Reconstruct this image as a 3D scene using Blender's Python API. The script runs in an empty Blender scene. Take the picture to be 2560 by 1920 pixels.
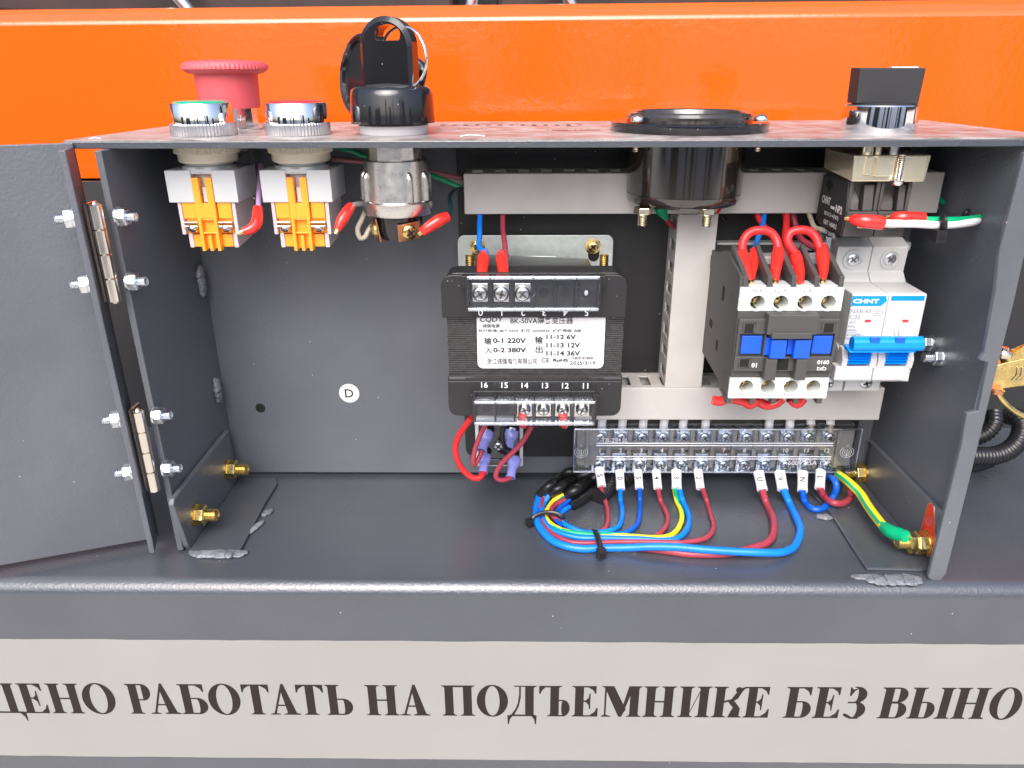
import bpy, math, random
import numpy as np
from mathutils import Vector, Matrix
random.seed(7)
S = 0.001                      # everything below is written in millimetres
scene = bpy.context.scene
C = scene.collection

# ---------------------------------------------------------------- camera
F_PX, CX, CY = 1880., 1280., 960.
def cam_axes(pitch=22.53, yaw=.86, roll=.30):
    p, y, r = (math.radians(a) for a in (pitch, yaw, roll))
    F = np.array([-math.sin(y)*math.cos(p), math.cos(y)*math.cos(p), -math.sin(p)])
    R = np.array([math.cos(y), math.sin(y), 0.]); D = np.cross(F, R)
    c, s = math.cos(r), math.sin(r)
    return c*R+s*D, c*D-s*R, F
AR, AD, AF = cam_axes()
cam = bpy.data.cameras.new('camera'); camo = bpy.data.objects.new('camera', cam); C.objects.link(camo)
cam.sensor_width = 36; cam.lens = F_PX/2560*36; cam.clip_start = .01; cam.clip_end = 500
M = Matrix.Identity(4)
for i in range(3): M[i][0] = AR[i]; M[i][1] = -AD[i]; M[i][2] = -AF[i]
camo.matrix_world = M; scene.camera = camo

# ---------------------------------------------------------------- light
SUN_EL, SUN_AZ = 47., 190.     # high in front of the box, veiled by bright cloud
w = bpy.data.worlds.new('World'); scene.world = w; w.use_nodes = True
nt = w.node_tree; bg = nt.nodes['Background']
sky = nt.nodes.new('ShaderNodeTexSky'); sky.sky_type = 'NISHITA'; sky.sun_disc = False
sky.sun_elevation = math.radians(SUN_EL); sky.sun_rotation = math.radians(SUN_AZ)
sky.air_density = 1.0; sky.dust_density = 6; sky.ozone_density = 1.0
wb = nt.nodes.new('ShaderNodeVectorMath'); wb.operation = 'MULTIPLY'; wb.inputs[1].default_value = (.97, 1., 1.08)   # white balance of the cloud light
nt.links.new(sky.outputs[0], wb.inputs[0]); nt.links.new(wb.outputs[0], bg.inputs[0]); bg.inputs[1].default_value = .15
sl = bpy.data.lights.new('sun', 'SUN'); sl.energy = 1.35; sl.angle = math.radians(55); sl.color = (.97, .985, 1)
so = bpy.data.objects.new('sun', sl); C.objects.link(so)
az = math.radians(SUN_AZ); el = math.radians(SUN_EL)
sd = Vector((math.sin(az)*math.cos(el), math.cos(az)*math.cos(el), math.sin(el)))
so.rotation_euler = sd.to_track_quat('Z', 'Y').to_euler(); so.location = (0, 0, 3)
scene.view_settings.view_transform = 'Standard'; scene.view_settings.look = 'None'
scene.view_settings.exposure = .82; scene.view_settings.gamma = 1
scene.cycles.max_bounces = 10; scene.cycles.transparent_max_bounces = 16
scene.cycles.sample_clamp_indirect = 6

# ---------------------------------------------------------------- unprojection: photo pixel + one known coordinate -> point (mm)
def ray(px, py): return AF+(px-CX)/F_PX*AR+(py-CY)/F_PX*AD
def atY(px, py, Y): r = ray(px, py); return r*(Y/r[1])
def atZ(px, py, Z): r = ray(px, py); return r*(Z/r[2])
def atX(px, py, X): r = ray(px, py); return r*(X/r[0])
FLOOR, BACK, PLATE, XL, XR, FACE = -231., 408., -26., -177., 203., 300.

# ---------------------------------------------------------------- materials
MATS = {}
def mat(name, col, rough=.5, metal=0., bump=0., bscale=900., bdist=.0004, var=0., vscale=60., coat=0., spec=.5, specks=0., speckcol=(.6, .6, .58), spscale=350., detail=2., rvar=0., sss=0.):
    m = bpy.data.materials.new(name); m.use_nodes = True; MATS[name] = m
    n = m.node_tree; b = n.nodes['Principled BSDF']; L = n.links.new
    b.inputs['Base Color'].default_value = (*col, 1); b.inputs['Roughness'].default_value = rough
    b.inputs['Metallic'].default_value = metal; b.inputs['Coat Weight'].default_value = coat
    b.inputs['Coat Roughness'].default_value = .06; b.inputs['Specular IOR Level'].default_value = spec
    if sss: b.inputs['Subsurface Weight'].default_value = sss; b.inputs['Subsurface Scale'].default_value = .002
    tc = n.nodes.new('ShaderNodeTexCoord')
    src = None
    if var:
        t = n.nodes.new('ShaderNodeTexNoise'); t.inputs['Scale'].default_value = vscale; t.inputs['Detail'].default_value = 5
        L(tc.outputs['Object'], t.inputs['Vector'])
        r = n.nodes.new('ShaderNodeMapRange'); r.inputs[1].default_value = .3; r.inputs[2].default_value = .7
        r.inputs[3].default_value = 1-var; r.inputs[4].default_value = 1+var; L(t.outputs[0], r.inputs[0])
        mx = n.nodes.new('ShaderNodeVectorMath'); mx.operation = 'SCALE'; mx.inputs[0].default_value = col
        L(r.outputs[0], mx.inputs['Scale']); src = mx.outputs[0]
        if rvar:
            r2 = n.nodes.new('ShaderNodeMapRange'); r2.inputs[1].default_value = .3; r2.inputs[2].default_value = .7
            r2.inputs[3].default_value = max(.02, rough-rvar); r2.inputs[4].default_value = rough+rvar
            L(t.outputs[0], r2.inputs[0]); L(r2.outputs[0], b.inputs['Roughness'])
    if specks:
        v = n.nodes.new('ShaderNodeTexVoronoi'); v.inputs['Scale'].default_value = spscale
        L(tc.outputs['Object'], v.inputs['Vector'])
        t2 = n.nodes.new('ShaderNodeTexNoise'); t2.inputs['Scale'].default_value = spscale*.31; L(tc.outputs['Object'], t2.inputs['Vector'])
        wh = n.nodes.new('ShaderNodeTexWhiteNoise'); wh.noise_dimensions = '3D'; L(v.outputs['Position'], wh.inputs[0])
        lt = n.nodes.new('ShaderNodeMath'); lt.operation = 'LESS_THAN'; L(v.outputs['Distance'], lt.inputs[0]); lt.inputs[1].default_value = .11
        gt = n.nodes.new('ShaderNodeMath'); gt.operation = 'LESS_THAN'; L(wh.outputs[0], gt.inputs[0]); gt.inputs[1].default_value = specks
        mu = n.nodes.new('ShaderNodeMath'); mu.operation = 'MULTIPLY'; L(lt.outputs[0], mu.inputs[0]); L(gt.outputs[0], mu.inputs[1])
        mi = n.nodes.new('ShaderNodeMix'); mi.data_type = 'RGBA'; L(mu.outputs[0], mi.inputs[0])
        if src: L(src, mi.inputs[6])
        else: mi.inputs[6].default_value = (*col, 1)
        mi.inputs[7].default_value = (*speckcol, 1); src = mi.outputs[2]
    if src: L(src, b.inputs['Base Color'])
    if bump:
        t = n.nodes.new('ShaderNodeTexNoise'); t.inputs['Scale'].default_value = bscale; t.inputs['Detail'].default_value = detail
        L(tc.outputs['Object'], t.inputs['Vector'])
        bp = n.nodes.new('ShaderNodeBump'); bp.inputs['Strength'].default_value = bump; bp.inputs['Distance'].default_value = bdist
        L(t.outputs[0], bp.inputs['Height']); L(bp.outputs[0], b.inputs['Normal'])
        if coat: L(bp.outputs[0], b.inputs['Coat Normal'])
    return m
def clear(name, tint=(.93, .95, .98), rough=.05, base=.025):
    m = bpy.data.materials.new(name); m.use_nodes = True; MATS[name] = m
    n = m.node_tree; n.nodes.clear(); L = n.links.new
    o = n.nodes.new('ShaderNodeOutputMaterial'); t = n.nodes.new('ShaderNodeBsdfTransparent'); g = n.nodes.new('ShaderNodeBsdfGlossy')
    t.inputs[0].default_value = (*tint, 1); g.inputs['Roughness'].default_value = rough; g.inputs[0].default_value = (1, 1, 1, 1)
    fr = n.nodes.new('ShaderNodeLayerWeight'); fr.inputs[0].default_value = .22
    r = n.nodes.new('ShaderNodeMapRange'); r.inputs[3].default_value = base; r.inputs[4].default_value = .6; L(fr.outputs['Fresnel'], r.inputs[0])
    tc = n.nodes.new('ShaderNodeTexCoord'); ns = n.nodes.new('ShaderNodeTexNoise'); ns.inputs['Scale'].default_value = 160; L(tc.outputs['Object'], ns.inputs['Vector'])
    bp = n.nodes.new('ShaderNodeBump'); bp.inputs['Strength'].default_value = .35; bp.inputs['Distance'].default_value = .0006; L(ns.outputs[0], bp.inputs['Height'])
    L(bp.outputs[0], g.inputs['Normal'])
    x = n.nodes.new('ShaderNodeMixShader'); L(r.outputs[0], x.inputs[0]); L(t.outputs[0], x.inputs[1]); L(g.outputs[0], x.inputs[2]); L(x.outputs[0], o.inputs[0])
    return m
POW = (.088, .096, .112)
mat('powder', (.104, .112, .128), .40, spec=.5, bump=.45, bscale=700, bdist=.0005, var=.13, vscale=14, rvar=.07, specks=.012, spscale=420)
mat('powder_floor', (.084, .094, .112), .42, spec=.5, bump=.14, bscale=900, bdist=.0003, var=.12, vscale=18, specks=.14, spscale=330)
mat('powder_ledge', (.058, .065, .078), .27, spec=1., bump=.34, bscale=800, bdist=.0005, var=.08, vscale=20, specks=.006, spscale=420)
mat('powder_black', (.012, .012, .013), .5, bump=.2, bscale=900, specks=.1, spscale=300, speckcol=(.3, .3, .3))
mat('weld', (.17, .18, .2), .25, bump=.9, bscale=420, bdist=.0012, var=.3, vscale=200)
mat('orange', (.88, .108, .006), .14, spec=.5, bump=.3, bscale=200, bdist=.00045, var=.04, vscale=9, coat=.8, specks=.01, spscale=120, speckcol=(.5, .05, .01))
mat('dusty_overlay', (.30, .265, .25), .38, spec=.4, bump=.08, bscale=900, var=.45, vscale=90, rvar=.08, specks=.5, spscale=420, speckcol=(.35, .3, .26))
mat('chrome', (.88, .88, .88), .06, 1.)
mat('satin_metal', (.72, .73, .74), .3, 1., bump=.25, bscale=900, var=.1, vscale=200)
mat('zinc', (.76, .80, .84), .28, 1., bump=.1, bscale=700, var=.15, vscale=300, rvar=.08)
mat('galv', (.62, .67, .64), .42, .6, bump=.15, bscale=900, var=.07, vscale=300, rvar=.06)
mat('zamak', (.74, .72, .67), .3, 1., bump=.15, bscale=500, var=.05, vscale=300, rvar=.04)
mat('gold', (.78, .60, .24), .26, 1., bump=.1, bscale=600, var=.25, vscale=200, rvar=.08)
mat('pale_brass', (.90, .83, .63), .22, 1., var=.12, vscale=120, rvar=.06)
mat('hinge_steel', (.84, .78, .68), .2, 1., var=.08, vscale=60, rvar=.04)
mat('white_plastic', (.60, .62, .60), .4, bump=.05, bscale=700)
mat('grey_plastic', (.50, .52, .525), .38, bump=.05, bscale=700)
mat('ivory', (.62, .57, .45), .42)
mat('duct', (.50, .48, .455), .42, bump=.05, bscale=500, var=.05, vscale=60)
mat('amber', (1., .36, .03), .36, sss=.1)
mat('clear_pink', (.58, .49, .49), .28, coat=.3)
mat('black_plastic', (.018, .018, .019), .38, bump=.15, bscale=1300, bdist=.0003, specks=.25, spscale=420, speckcol=(.25, .25, .25))
mat('black_gloss', (.011, .011, .013), .13, coat=.6, specks=.25, spscale=320, speckcol=(.2, .2, .2))
mat('smoke_gloss', (.026, .022, .017), .12, spec=.9, coat=.8, bump=.03, bscale=80, bdist=.001)
mat('contactor_grey', (.062, .060, .058), .5, bump=.3, bscale=1300, bdist=.0003)
mat('matt_black', (.022, .022, .023), .6)
mat('lamin', (.045, .044, .044), .3, bump=.5, bscale=1500, var=.4, vscale=500, coat=.5)
mat('pit', (.004, .004, .004), .8)
mat('red_rubber', (.68, .10, .115), .42, bump=.08, bscale=500)
mat('green_lens', (.0, .42, .22), .25)
mat('red_lens', (.72, .03, .04), .25)
mat('red_boot', (.82, .03, .022), .22, bump=.25, bscale=260, bdist=.0008, coat=.5)
mat('red_wire', (.70, .025, .028), .33, var=.08, vscale=90)
mat('maroon', (.36, .045, .07), .33, var=.12, vscale=90)
mat('blue_wire', (.005, .20, .80), .32, var=.08, vscale=90)
mat('dark_blue_wire', (.004, .10, .55), .32, var=.08, vscale=90)
mat('yellow', (.90, .72, .02), .33)
mat('green', (.0, .38, .16), .33)
mat('teal_wire', (.006, .03, .04), .35)
mat('white_wire', (.78, .78, .78), .35)
mat('beige_wire', (.48, .42, .33), .4)
mat('grey_wire', (.28, .28, .29), .4)
mat('pink_wire', (.48, .16, .19), .4)
mat('lilac_wire', (.50, .32, .56), .4)
mat('black_wire', (.012, .012, .012), .3)
mat('hose', (.014, .014, .015), .3, var=.3, vscale=90)
mat('marker', (.78, .77, .78), .45, bump=.1, bscale=300)
mat('ink', (.012, .012, .014), .5)
mat('ink_brown', (.019, .013, .010), .6, spec=.25, var=.1, vscale=300)
mat('ink_white', (.78, .80, .78), .5)
mat('ink_grey', (.16, .17, .18), .5)
mat('paper', (.272, .268, .25), .5, bump=.12, bscale=350, bdist=.0003, var=.035, vscale=14, specks=.01, spscale=120, speckcol=(.12, .1, .08))
mat('label_white', (.66, .66, .67), .35)
mat('blue_plastic', (.008, .09, .62), .33)
mat('mcb_white', (.60, .605, .60), .4, bump=.04, bscale=600)
mat('mcb_blue', (.0, .26, .86), .3)
mat('red_flag', (.55, .04, .04), .4)
mat('tag_red', (.72, .045, .015), .4)
mat('lilac_plastic', (.27, .29, .72), .22, coat=.4, bump=.2, bscale=400)
mat('copper', (.80, .36, .18), .3, 1.)
mat('dark_steel', (.035, .02, .017), .35, var=.4, vscale=15)
mat('concrete', (.55, .51, .45), .85, bump=.5, bscale=40, bdist=.004, var=.25, vscale=3)
mat('tie', (.016, .016, .018), .28)
mat('teal_dye', (.0, .20, .17), .25, metal=.6)
clear('clear_cover'); clear('clear_sleeve', (.6, .62, .95), .1, .12)

mat('reflection_dark', (.05, .05, .045), .8); mat('reflection_pale', (.8, .8, .78), .7)  # dark and pale colours of the boards added for reflections
mat('block_grey', (.23, .215, .19), .45); mat('block_base', (.20, .19, .17), .5)
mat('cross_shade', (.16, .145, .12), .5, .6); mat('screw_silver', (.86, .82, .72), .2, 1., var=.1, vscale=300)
mat('coupling_brass', (.95, .86, .62), .2, .8, var=.08, vscale=120, coat=.3)
mat('clear_rib', (.75, .77, .82), .2, coat=.5); mat('emboss', (.55, .56, .58), .3)
clear('clear_edge', (.86, .88, .92), .12, .30)
# ---------------------------------------------------------------- mesh building
def frame(o, x=(1, 0, 0), z=(0, 0, 1)):
    """4x4 placing local axes at o, local x along x, local z as near z as possible"""
    x = np.array(x, float); x /= np.linalg.norm(x); z = np.array(z, float); z -= x*(z@x); z /= np.linalg.norm(z)
    m = np.eye(4); m[:3, 0] = x; m[:3, 1] = np.cross(z, x); m[:3, 2] = z; m[:3, 3] = o
    return m
def axisframe(o, z):
    z = np.array(z, float); z /= np.linalg.norm(z)
    a = np.array((1, 0, 0.)) if abs(z[0]) < .9 else np.array((0, 0, 1.))
    x = np.cross(a, z); x /= np.linalg.norm(x); m = np.eye(4); m[:3, 0] = x; m[:3, 1] = np.cross(z, x); m[:3, 2] = z; m[:3, 3] = o
    return m
class MB:
    def __init__(s, m=None): s.v = []; s.f = []; s.mi = []; s.sm = []; s.M = np.eye(4) if m is None else m
    def add(s, vs, fs, mi=0, smooth=False):
        b = len(s.v); R = s.M[:3, :3]; t = s.M[:3, 3]
        for p in vs: s.v.append(R@np.asarray(p, float)+t)
        for k, f in enumerate(fs):
            s.f.append([i+b for i in f]); s.mi.append(mi[k] if isinstance(mi, list) else mi); s.sm.append(smooth)
        return s
    def box(s, x0, x1, y0, y1, z0, z1, mi=0):
        v = [(x, y, z) for z in (z0, z1) for y in (y0, y1) for x in (x0, x1)]
        return s.add(v, [(0, 2, 3, 1), (4, 5, 7, 6), (0, 1, 5, 4), (2, 6, 7, 3), (0, 4, 6, 2), (1, 3, 7, 5)], mi)
    def hexa(s, a, b, mi=0):       # two quads (4 points each) joined
        return s.add(list(a)+list(b), [(3, 2, 1, 0), (4, 5, 6, 7), (0, 1, 5, 4), (1, 2, 6, 5), (2, 3, 7, 6), (3, 0, 4, 7)], mi)
    def prism(s, poly, ax, a, b, mi=0):    # poly of 2D points in the two other axes (cyclic order)
        def P(p, h): return {'x': (h, p[0], p[1]), 'y': (p[0], h, p[1]), 'z': (p[0], p[1], h)}[ax]
        n = len(poly); v = [P(p, a) for p in poly]+[P(p, b) for p in poly]
        return s.add(v, [tuple(range(n))[::-1], tuple(range(n, 2*n))]+[(i, (i+1) % n, n+(i+1) % n, n+i) for i in range(n)], mi)
    def lathe(s, prof, n=32, mi=0, smooth=True, rad=None, a0=0.):   # prof [(r,z)], about local z; rad(i,j) -> radius factor
        # rings are doubled where the outline turns sharply, so that shading breaks there
        rings = []; segs = []; m = len(prof)
        def ringv(j):
            r, z = prof[j]; out = []
            for i in range(n):
                a = a0+2*math.pi*i/n; k = rad(i, j) if rad else 1.
                out.append((r*k*math.cos(a), r*k*math.sin(a), z))
            rings.append(out); return len(rings)-1
        cur = first = ringv(0); f = []
        for j in range(m-1):
            if j and smooth:
                p, q, t = prof[j-1], prof[j], prof[j+1]
                a1 = math.atan2(q[1]-p[1], q[0]-p[0]); a2 = math.atan2(t[1]-q[1], t[0]-q[0]); d = abs((a2-a1+math.pi) % (2*math.pi)-math.pi)
                if d > .6: cur = ringv(j)
            nx = ringv(j+1)
            for i in range(n): f.append((cur*n+i, cur*n+(i+1) % n, nx*n+(i+1) % n, nx*n+i))
            cur = nx
        v = [p for r_ in rings for p in r_]
        s.add(v, f, mi, smooth)
        if prof[0][0] > 1e-6: s.add(rings[first], [tuple(range(n))[::-1]], mi)
        if prof[-1][0] > 1e-6: s.add(rings[cur], [tuple(range(n))], mi)
        return s
    def cyl(s, p0, p1, r, n=20, mi=0, r1=None, smooth=True):
        p0 = np.array(p0, float); p1 = np.array(p1, float); L = np.linalg.norm(p1-p0); o = s.M; s.M = o@axisframe(p0, p1-p0)
        s.lathe([(r, 0), (r if r1 is None else r1, L)], n, mi, smooth); s.M = o; return s
    def tube(s, pts, r, n=12, mi=0, step=1.2, smooth=True, cap=True, mfun=None, flat=None):
        P = np.array(pts, float)
        R = np.array(r if hasattr(r, '__len__') else [r]*len(P), float)
        Q = [P[0]]; RR = [R[0]]
        for i in range(len(P)-1):
            a = P[i-1] if i else 2*P[0]-P[1]; b, c = P[i], P[i+1]; d = P[i+2] if i+2 < len(P) else 2*P[-1]-P[-2]
            k = max(1, int(np.linalg.norm(c-b)/step))
            for j in range(1, k+1):
                t = j/k
                Q.append(.5*((2*b)+(-a+c)*t+(2*a-5*b+4*c-d)*t*t+(-a+3*b-3*c+d)*t**3)); RR.append(R[i]*(1-t)+R[i+1]*t)
        Q = np.array(Q); T = np.gradient(Q, axis=0); T /= np.linalg.norm(T, axis=1)[:, None]+1e-12
        u = np.cross(T[0], (0, 1, 0)); u = u if np.linalg.norm(u) > .1 else np.cross(T[0], (1, 0, 0)); u /= np.linalg.norm(u)
        v = []; f = []; mm = []
        for j in range(len(Q)):
            u = u-T[j]*(u@T[j]); u /= np.linalg.norm(u); w_ = np.cross(T[j], u)
            for i in range(n):
                a = 2*math.pi*i/n; fx = 1 if flat is None else flat
                v.append(Q[j]+RR[j]*(math.cos(a)*u+math.sin(a)*w_*fx))
            if j:
                for i in range(n):
                    b = (j-1)*n; f.append((b+i, b+n+i, b+n+(i+1) % n, b+(i+1) % n)); mm.append(mfun(i, j) if mfun else mi)
        s.add(v, f, mm, smooth)
        if cap:
            s.add(v[:n], [tuple(range(n))], mm[0]); s.add(v[-n:], [tuple(range(n))[::-1]], mm[-1])
        return s
    def sphere(s, c, r, n=16, mi=0, sc=(1, 1, 1), lump=0.):
        m = n//2+1; prof = []; v = []; f = []
        for j in range(m+1):
            th = math.pi*j/m
            for i in range(n):
                a = 2*math.pi*i/n; k = 1+lump*(random.random()-.5)*(0 < j < m)
                v.append((c[0]+r*sc[0]*k*math.sin(th)*math.cos(a), c[1]+r*sc[1]*k*math.sin(th)*math.sin(a), c[2]+r*sc[2]*k*math.cos(th)))
        for j in range(m):
            for i in range(n): f.append((j*n+i, (j+1)*n+i, (j+1)*n+(i+1) % n, j*n+(i+1) % n))
        return s.add(v, f, mi, True)
    def poly(s, pts, mi=0): return s.add(pts, [tuple(range(len(pts)))], mi)
    def holetile(s, x0, x1, z0, z1, cx, cz, r, y, depth, mi=0, n=24, lip=0., lipw=.8, mi_in=None):
        """front face (facing -y) at y with a round well going in to y+depth"""
        mi_in = mi if mi_in is None else mi_in
        v = []; f = []; per = []
        hx0, hx1, hz0, hz1 = x0-cx, x1-cx, z0-cz, z1-cz
        for i in range(n):
            a = 2*math.pi*(i+.5)/n; c, q = math.cos(a), math.sin(a)
            t = min((hx1/c if c > 1e-9 else hx0/c if c < -1e-9 else 1e9), (hz1/q if q > 1e-9 else hz0/q if q < -1e-9 else 1e9))
            per.append((cx+c*t, cz+q*t))
        for (x, z) in per: v.append((x, y, z))
        rr = [(r+lipw, 0), (r+lipw, -lip), (r, -lip), (r, depth)] if lip else [(r, 0), (r, depth)]
        for (q, dy) in rr:
            for i in range(n):
                a = 2*math.pi*(i+.5)/n; v.append((cx+q*math.cos(a), y+dy, cz+q*math.sin(a)))
        for k in range(len(rr)):
            for i in range(n): f.append((k*n+i, k*n+(i+1) % n, (k+1)*n+(i+1) % n, (k+1)*n+i))
        s.add(v, f, [mi]*(n*(len(rr)-1))+[mi_in]*n)
        for (X, Z) in ((x0, z0), (x1, z0), (x1, z1), (x0, z1)):   # corner fillers
            a = math.atan2(Z-cz, X-cx) % (2*math.pi); i = int((a/(2*math.pi)*n-.5) % n); j = (i+1) % n
            s.add([(X, y, Z), (per[i][0], y, per[i][1]), (per[j][0], y, per[j][1])], [(0, 1, 2)], mi)
        return s
ALL = []
def MBs(kx, kz): m = np.eye(4); m[0, 0] = m[1, 1] = kx; m[2, 2] = kz; return MB(m)
def tag(o, label=None, cat=None, group=None, kind=None):
    if label: o['label'] = label
    if cat: o['category'] = cat
    if group: o['group'] = group
    if kind: o['kind'] = kind
    return o
def thing(name, label, cat, M=None, group=None):
    o = bpy.data.objects.new(name, None); C.objects.link(o); o.empty_display_size = .01
    if M is None: M = np.eye(4)
    elif not (hasattr(M, 'shape') and M.shape == (4, 4)): q = np.eye(4); q[:3, 3] = M; M = q
    W = Matrix([[*r] for r in M]); W.translation = W.translation*S; o.matrix_basis = W
    o['_M'] = [float(x) for x in np.array(M).flatten()]
    return tag(o, label, cat, group)
def getM(o):
    return np.array(list(o['_M'])).reshape(4, 4) if o is not None and '_M' in o.keys() else np.eye(4)
def build(name, mb, mats, parent=None, bevel=0., seg=2, world=False, kind=None, label=None, ang=35):
    """world=True: mb coordinates are world mm, converted into the frame of the parent (or, top level, re-centred)"""
    me = bpy.data.meshes.new(name); V = np.array(mb.v, float); loc = np.zeros(3)
    if world and parent is not None:
        Mi = np.linalg.inv(getM(parent)); V = V@Mi[:3, :3].T+Mi[:3, 3]
    elif parent is None:
        loc = np.array([*(V[:, :2].min(0)+V[:, :2].max(0)), 2*V[:, 2].min()])/2; V = V-loc
    me.from_pydata([tuple(p) for p in V*S], [], mb.f)
    for m_ in (mats if isinstance(mats, (list, tuple)) else [mats]): me.materials.append(MATS[m_])
    me.polygons.foreach_set('material_index', mb.mi); me.polygons.foreach_set('use_smooth', mb.sm)
    me.update()
    o = bpy.data.objects.new(name, me); C.objects.link(o); o.location = tuple(loc*S)
    if parent is not None: o.parent = parent
    if bevel:
        b = o.modifiers.new('bevel', 'BEVEL'); b.width = bevel*S; b.segments = seg; b.limit_method = 'ANGLE'; b.angle_limit = math.radians(ang); b.harden_normals = False
    if parent is not None: o['_M'] = [float(x) for x in getM(parent).flatten()]
    if kind: o['kind'] = kind
    if label: o['label'] = label
    ALL.append(o)
    return o
def sub(o):     # a part used as a parent of sub-parts (identity frame, so the thing's frame still holds)
    return o
_tc = {}
def textpoly(s, bold=0.):
    k = (s, bold)
    if k not in _tc:
        c = bpy.data.curves.new('t', 'FONT'); c.body = s; c.offset = bold; c.resolution_u = 3; c.align_x = 'CENTER'; c.align_y = 'CENTER'
        o = bpy.data.objects.new('t', c); C.objects.link(o); dg = bpy.context.evaluated_depsgraph_get(); dg.update()
        m = bpy.data.meshes.new_from_object(o.evaluated_get(dg)); V = np.array([v.co[:] for v in m.vertices]) if len(m.vertices) else np.zeros((0, 3))
        Fs = [tuple(p.vertices) for p in m.polygons]
        bpy.data.objects.remove(o); bpy.data.curves.remove(c); bpy.data.meshes.remove(m)
        if len(V): V[:, 0] -= (V[:, 0].min()+V[:, 0].max())/2; V[:, 1] -= (V[:, 1].min()+V[:, 1].max())/2
        _tc[k] = (V, Fs)
    return _tc[k]
def text(mb, s, o, w=None, h=None, right=(1, 0, 0), up=(0, 0, 1), bold=0., mi=0, shear=0.):
    """text centred on point o; width w and/or height h in mm"""
    V, Fs = textpoly(s, bold); 
    if not len(V): return mb
    ww = np.ptp(V[:, 0]); hh = np.ptp(V[:, 1]); sy = h/hh if h else w/ww; sx = w/ww if w else sy
    right = np.array(right, float); right /= np.linalg.norm(right); up = np.array(up, float); up /= np.linalg.norm(up); o = np.array(o, float)
    return mb.add([o+right*(p[0]*sx+shear*p[1]*sy)+up*p[1]*sy for p in V], Fs, mi)
def copy_tree(o, parent=None):
    c = o.copy(); C.objects.link(c); c.parent = parent
    for ch in [x for x in bpy.data.objects if x.parent == o]: copy_tree(ch, c)
    return c
def place(o, M):
    o['_M'] = [float(x) for x in np.array(M).flatten()]; W = Matrix([[*r] for r in M]); W.translation = W.translation*S; o.matrix_basis = W
def up(o, mm): o = np.array(o, float); return o
X_, Y_, Z_ = np.eye(3)

def thread(r, L, pitch=.9):
    pr = []; z = 0
    while z < L-.3: pr += [(r*.86, z), (r, z+pitch*.45), (r*.86, z+pitch*.9)]; z += pitch
    return pr+[(r*.86, L-.3), (r*.6, L)]
def nutmb(af, h, z0=0., mb=None):
    mb = mb or MB(); r = af/math.sqrt(3)
    return mb.lathe([(r*.9, z0), (r, z0+h*.12), (r, z0+h*.86), (r*.84, z0+h)], 6, smooth=False)
def bolt_parts(root, r, af, L, m, wash=True, nuth=None, name='nut', z0=0):
    """along local +z of root"""
    nuth = nuth or af*.52
    if wash: build('washer', MB().lathe([(af*.62, z0), (af*.62, z0+r*.35)], 24), m, root)
    zz = z0+(r*.35 if wash else 0)
    build(name, nutmb(af, nuth, zz), m, root, bevel=.15, seg=1)
    build('threaded_shaft', MB().lathe(thread(r, L-zz)[:], 16, rad=None) if False else MB(np.array([[1, 0, 0, 0], [0, 1, 0, 0], [0, 0, 1, zz], [0, 0, 0, 1.]])).lathe(thread(r, L-zz), 16), m, root)
def screw_head(mb, r, h=1.3, mi=0, rot=.4, cross=True, mi2=None):
    """pan head with a raised dark cross painted as the shaded recess, along local z from 0"""
    mb.lathe([(r, 0), (r, h*.45), (r*.86, h*.8), (r*.6, h*.98), (r*.5, h)], 24, mi)
    if cross:
        k = r*.62; t = r*.15; mi2 = mi if mi2 is None else mi2
        for a in (rot, rot+math.pi/2):
            o = mb.M; q = np.eye(4); q[:2, :2] = [[math.cos(a), -math.sin(a)], [math.sin(a), math.cos(a)]]; mb.M = o@q
            mb.box(-k, k, -t, t, h*.9, h+.06, mi2); mb.M = o  # dark bars on top stand for the shade inside a cross recess
    return mb
# ================================================================ SETTING
GZ = -1000.
g = MB(); N = 12; 
g.add([(-60000, -60000, GZ), (60000, -60000, GZ), (60000, 60000, GZ), (-60000, 60000, GZ)], [(0, 1, 2, 3)])
build('ground', g, 'concrete', kind='structure')
# ledge of the machine frame: shelf, rounded bend, front face
def ledge_profile():
    p = [(620, FLOOR)]; R = 7.
    p += [(FACE+R+5, FLOOR)]
    for k in range(0, 9):
        a = math.pi/2*k/8; p.append((FACE+R-R*math.sin(a), FLOOR-R+R*math.cos(a)))
    p += [(FACE, -420), (FACE+4, -420), (FACE+4, FLOOR-R), (FACE+R+2, FLOOR-4), (620, FLOOR-4)]
    return p
lp = ledge_profile()
b = MB(); n = len(lp); xs = np.linspace(-620, 620, 24); v = []; f = []
for x in xs: v += [(x, y, z) for y, z in lp]
for i in range(len(xs)-1):
    for j in range(n): f.append((i*n+j, i*n+(j+1) % n, (i+1)*n+(j+1) % n, (i+1)*n+j))
b.add(v, f, 0, True)
ledge = build('machine_ledge', b, 'powder_ledge', kind='structure')
ledge.data.polygons.foreach_set('use_smooth', [abs(p.normal.y) < .999 and abs(p.normal.z) < .999 for p in ledge.data.polygons])

# warning strip --------------------------------------------------
yS = FACE-.25
ctr = (-8, yS, -306)
strip = thing('warning_strip', 'long beige paper strip with big dark Cyrillic letters on the front of the ledge', 'sign', ctr)
tl, tr, br_, bl = atY(-300, 1596, yS), atY(2860, 1613.5, yS), atY(2860, 1914, yS), atY(-300, 1886, yS)
b = MB(); nx = 60; top = []; bot = []
for i in range(nx+1):
    t = i/nx; top.append(tl*(1-t)+tr*t+np.array([0, 0, random.uniform(-.22, .22)])); bot.append(bl*(1-t)+br_*t+np.array([0, 0, random.uniform(-.22, .22)]))
for i in range(nx):
    b.hexa([top[i]+Y_*.22, bot[i]+Y_*.22, bot[i+1]+Y_*.22, top[i+1]+Y_*.22], [top[i], bot[i], bot[i+1], top[i+1]])
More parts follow.
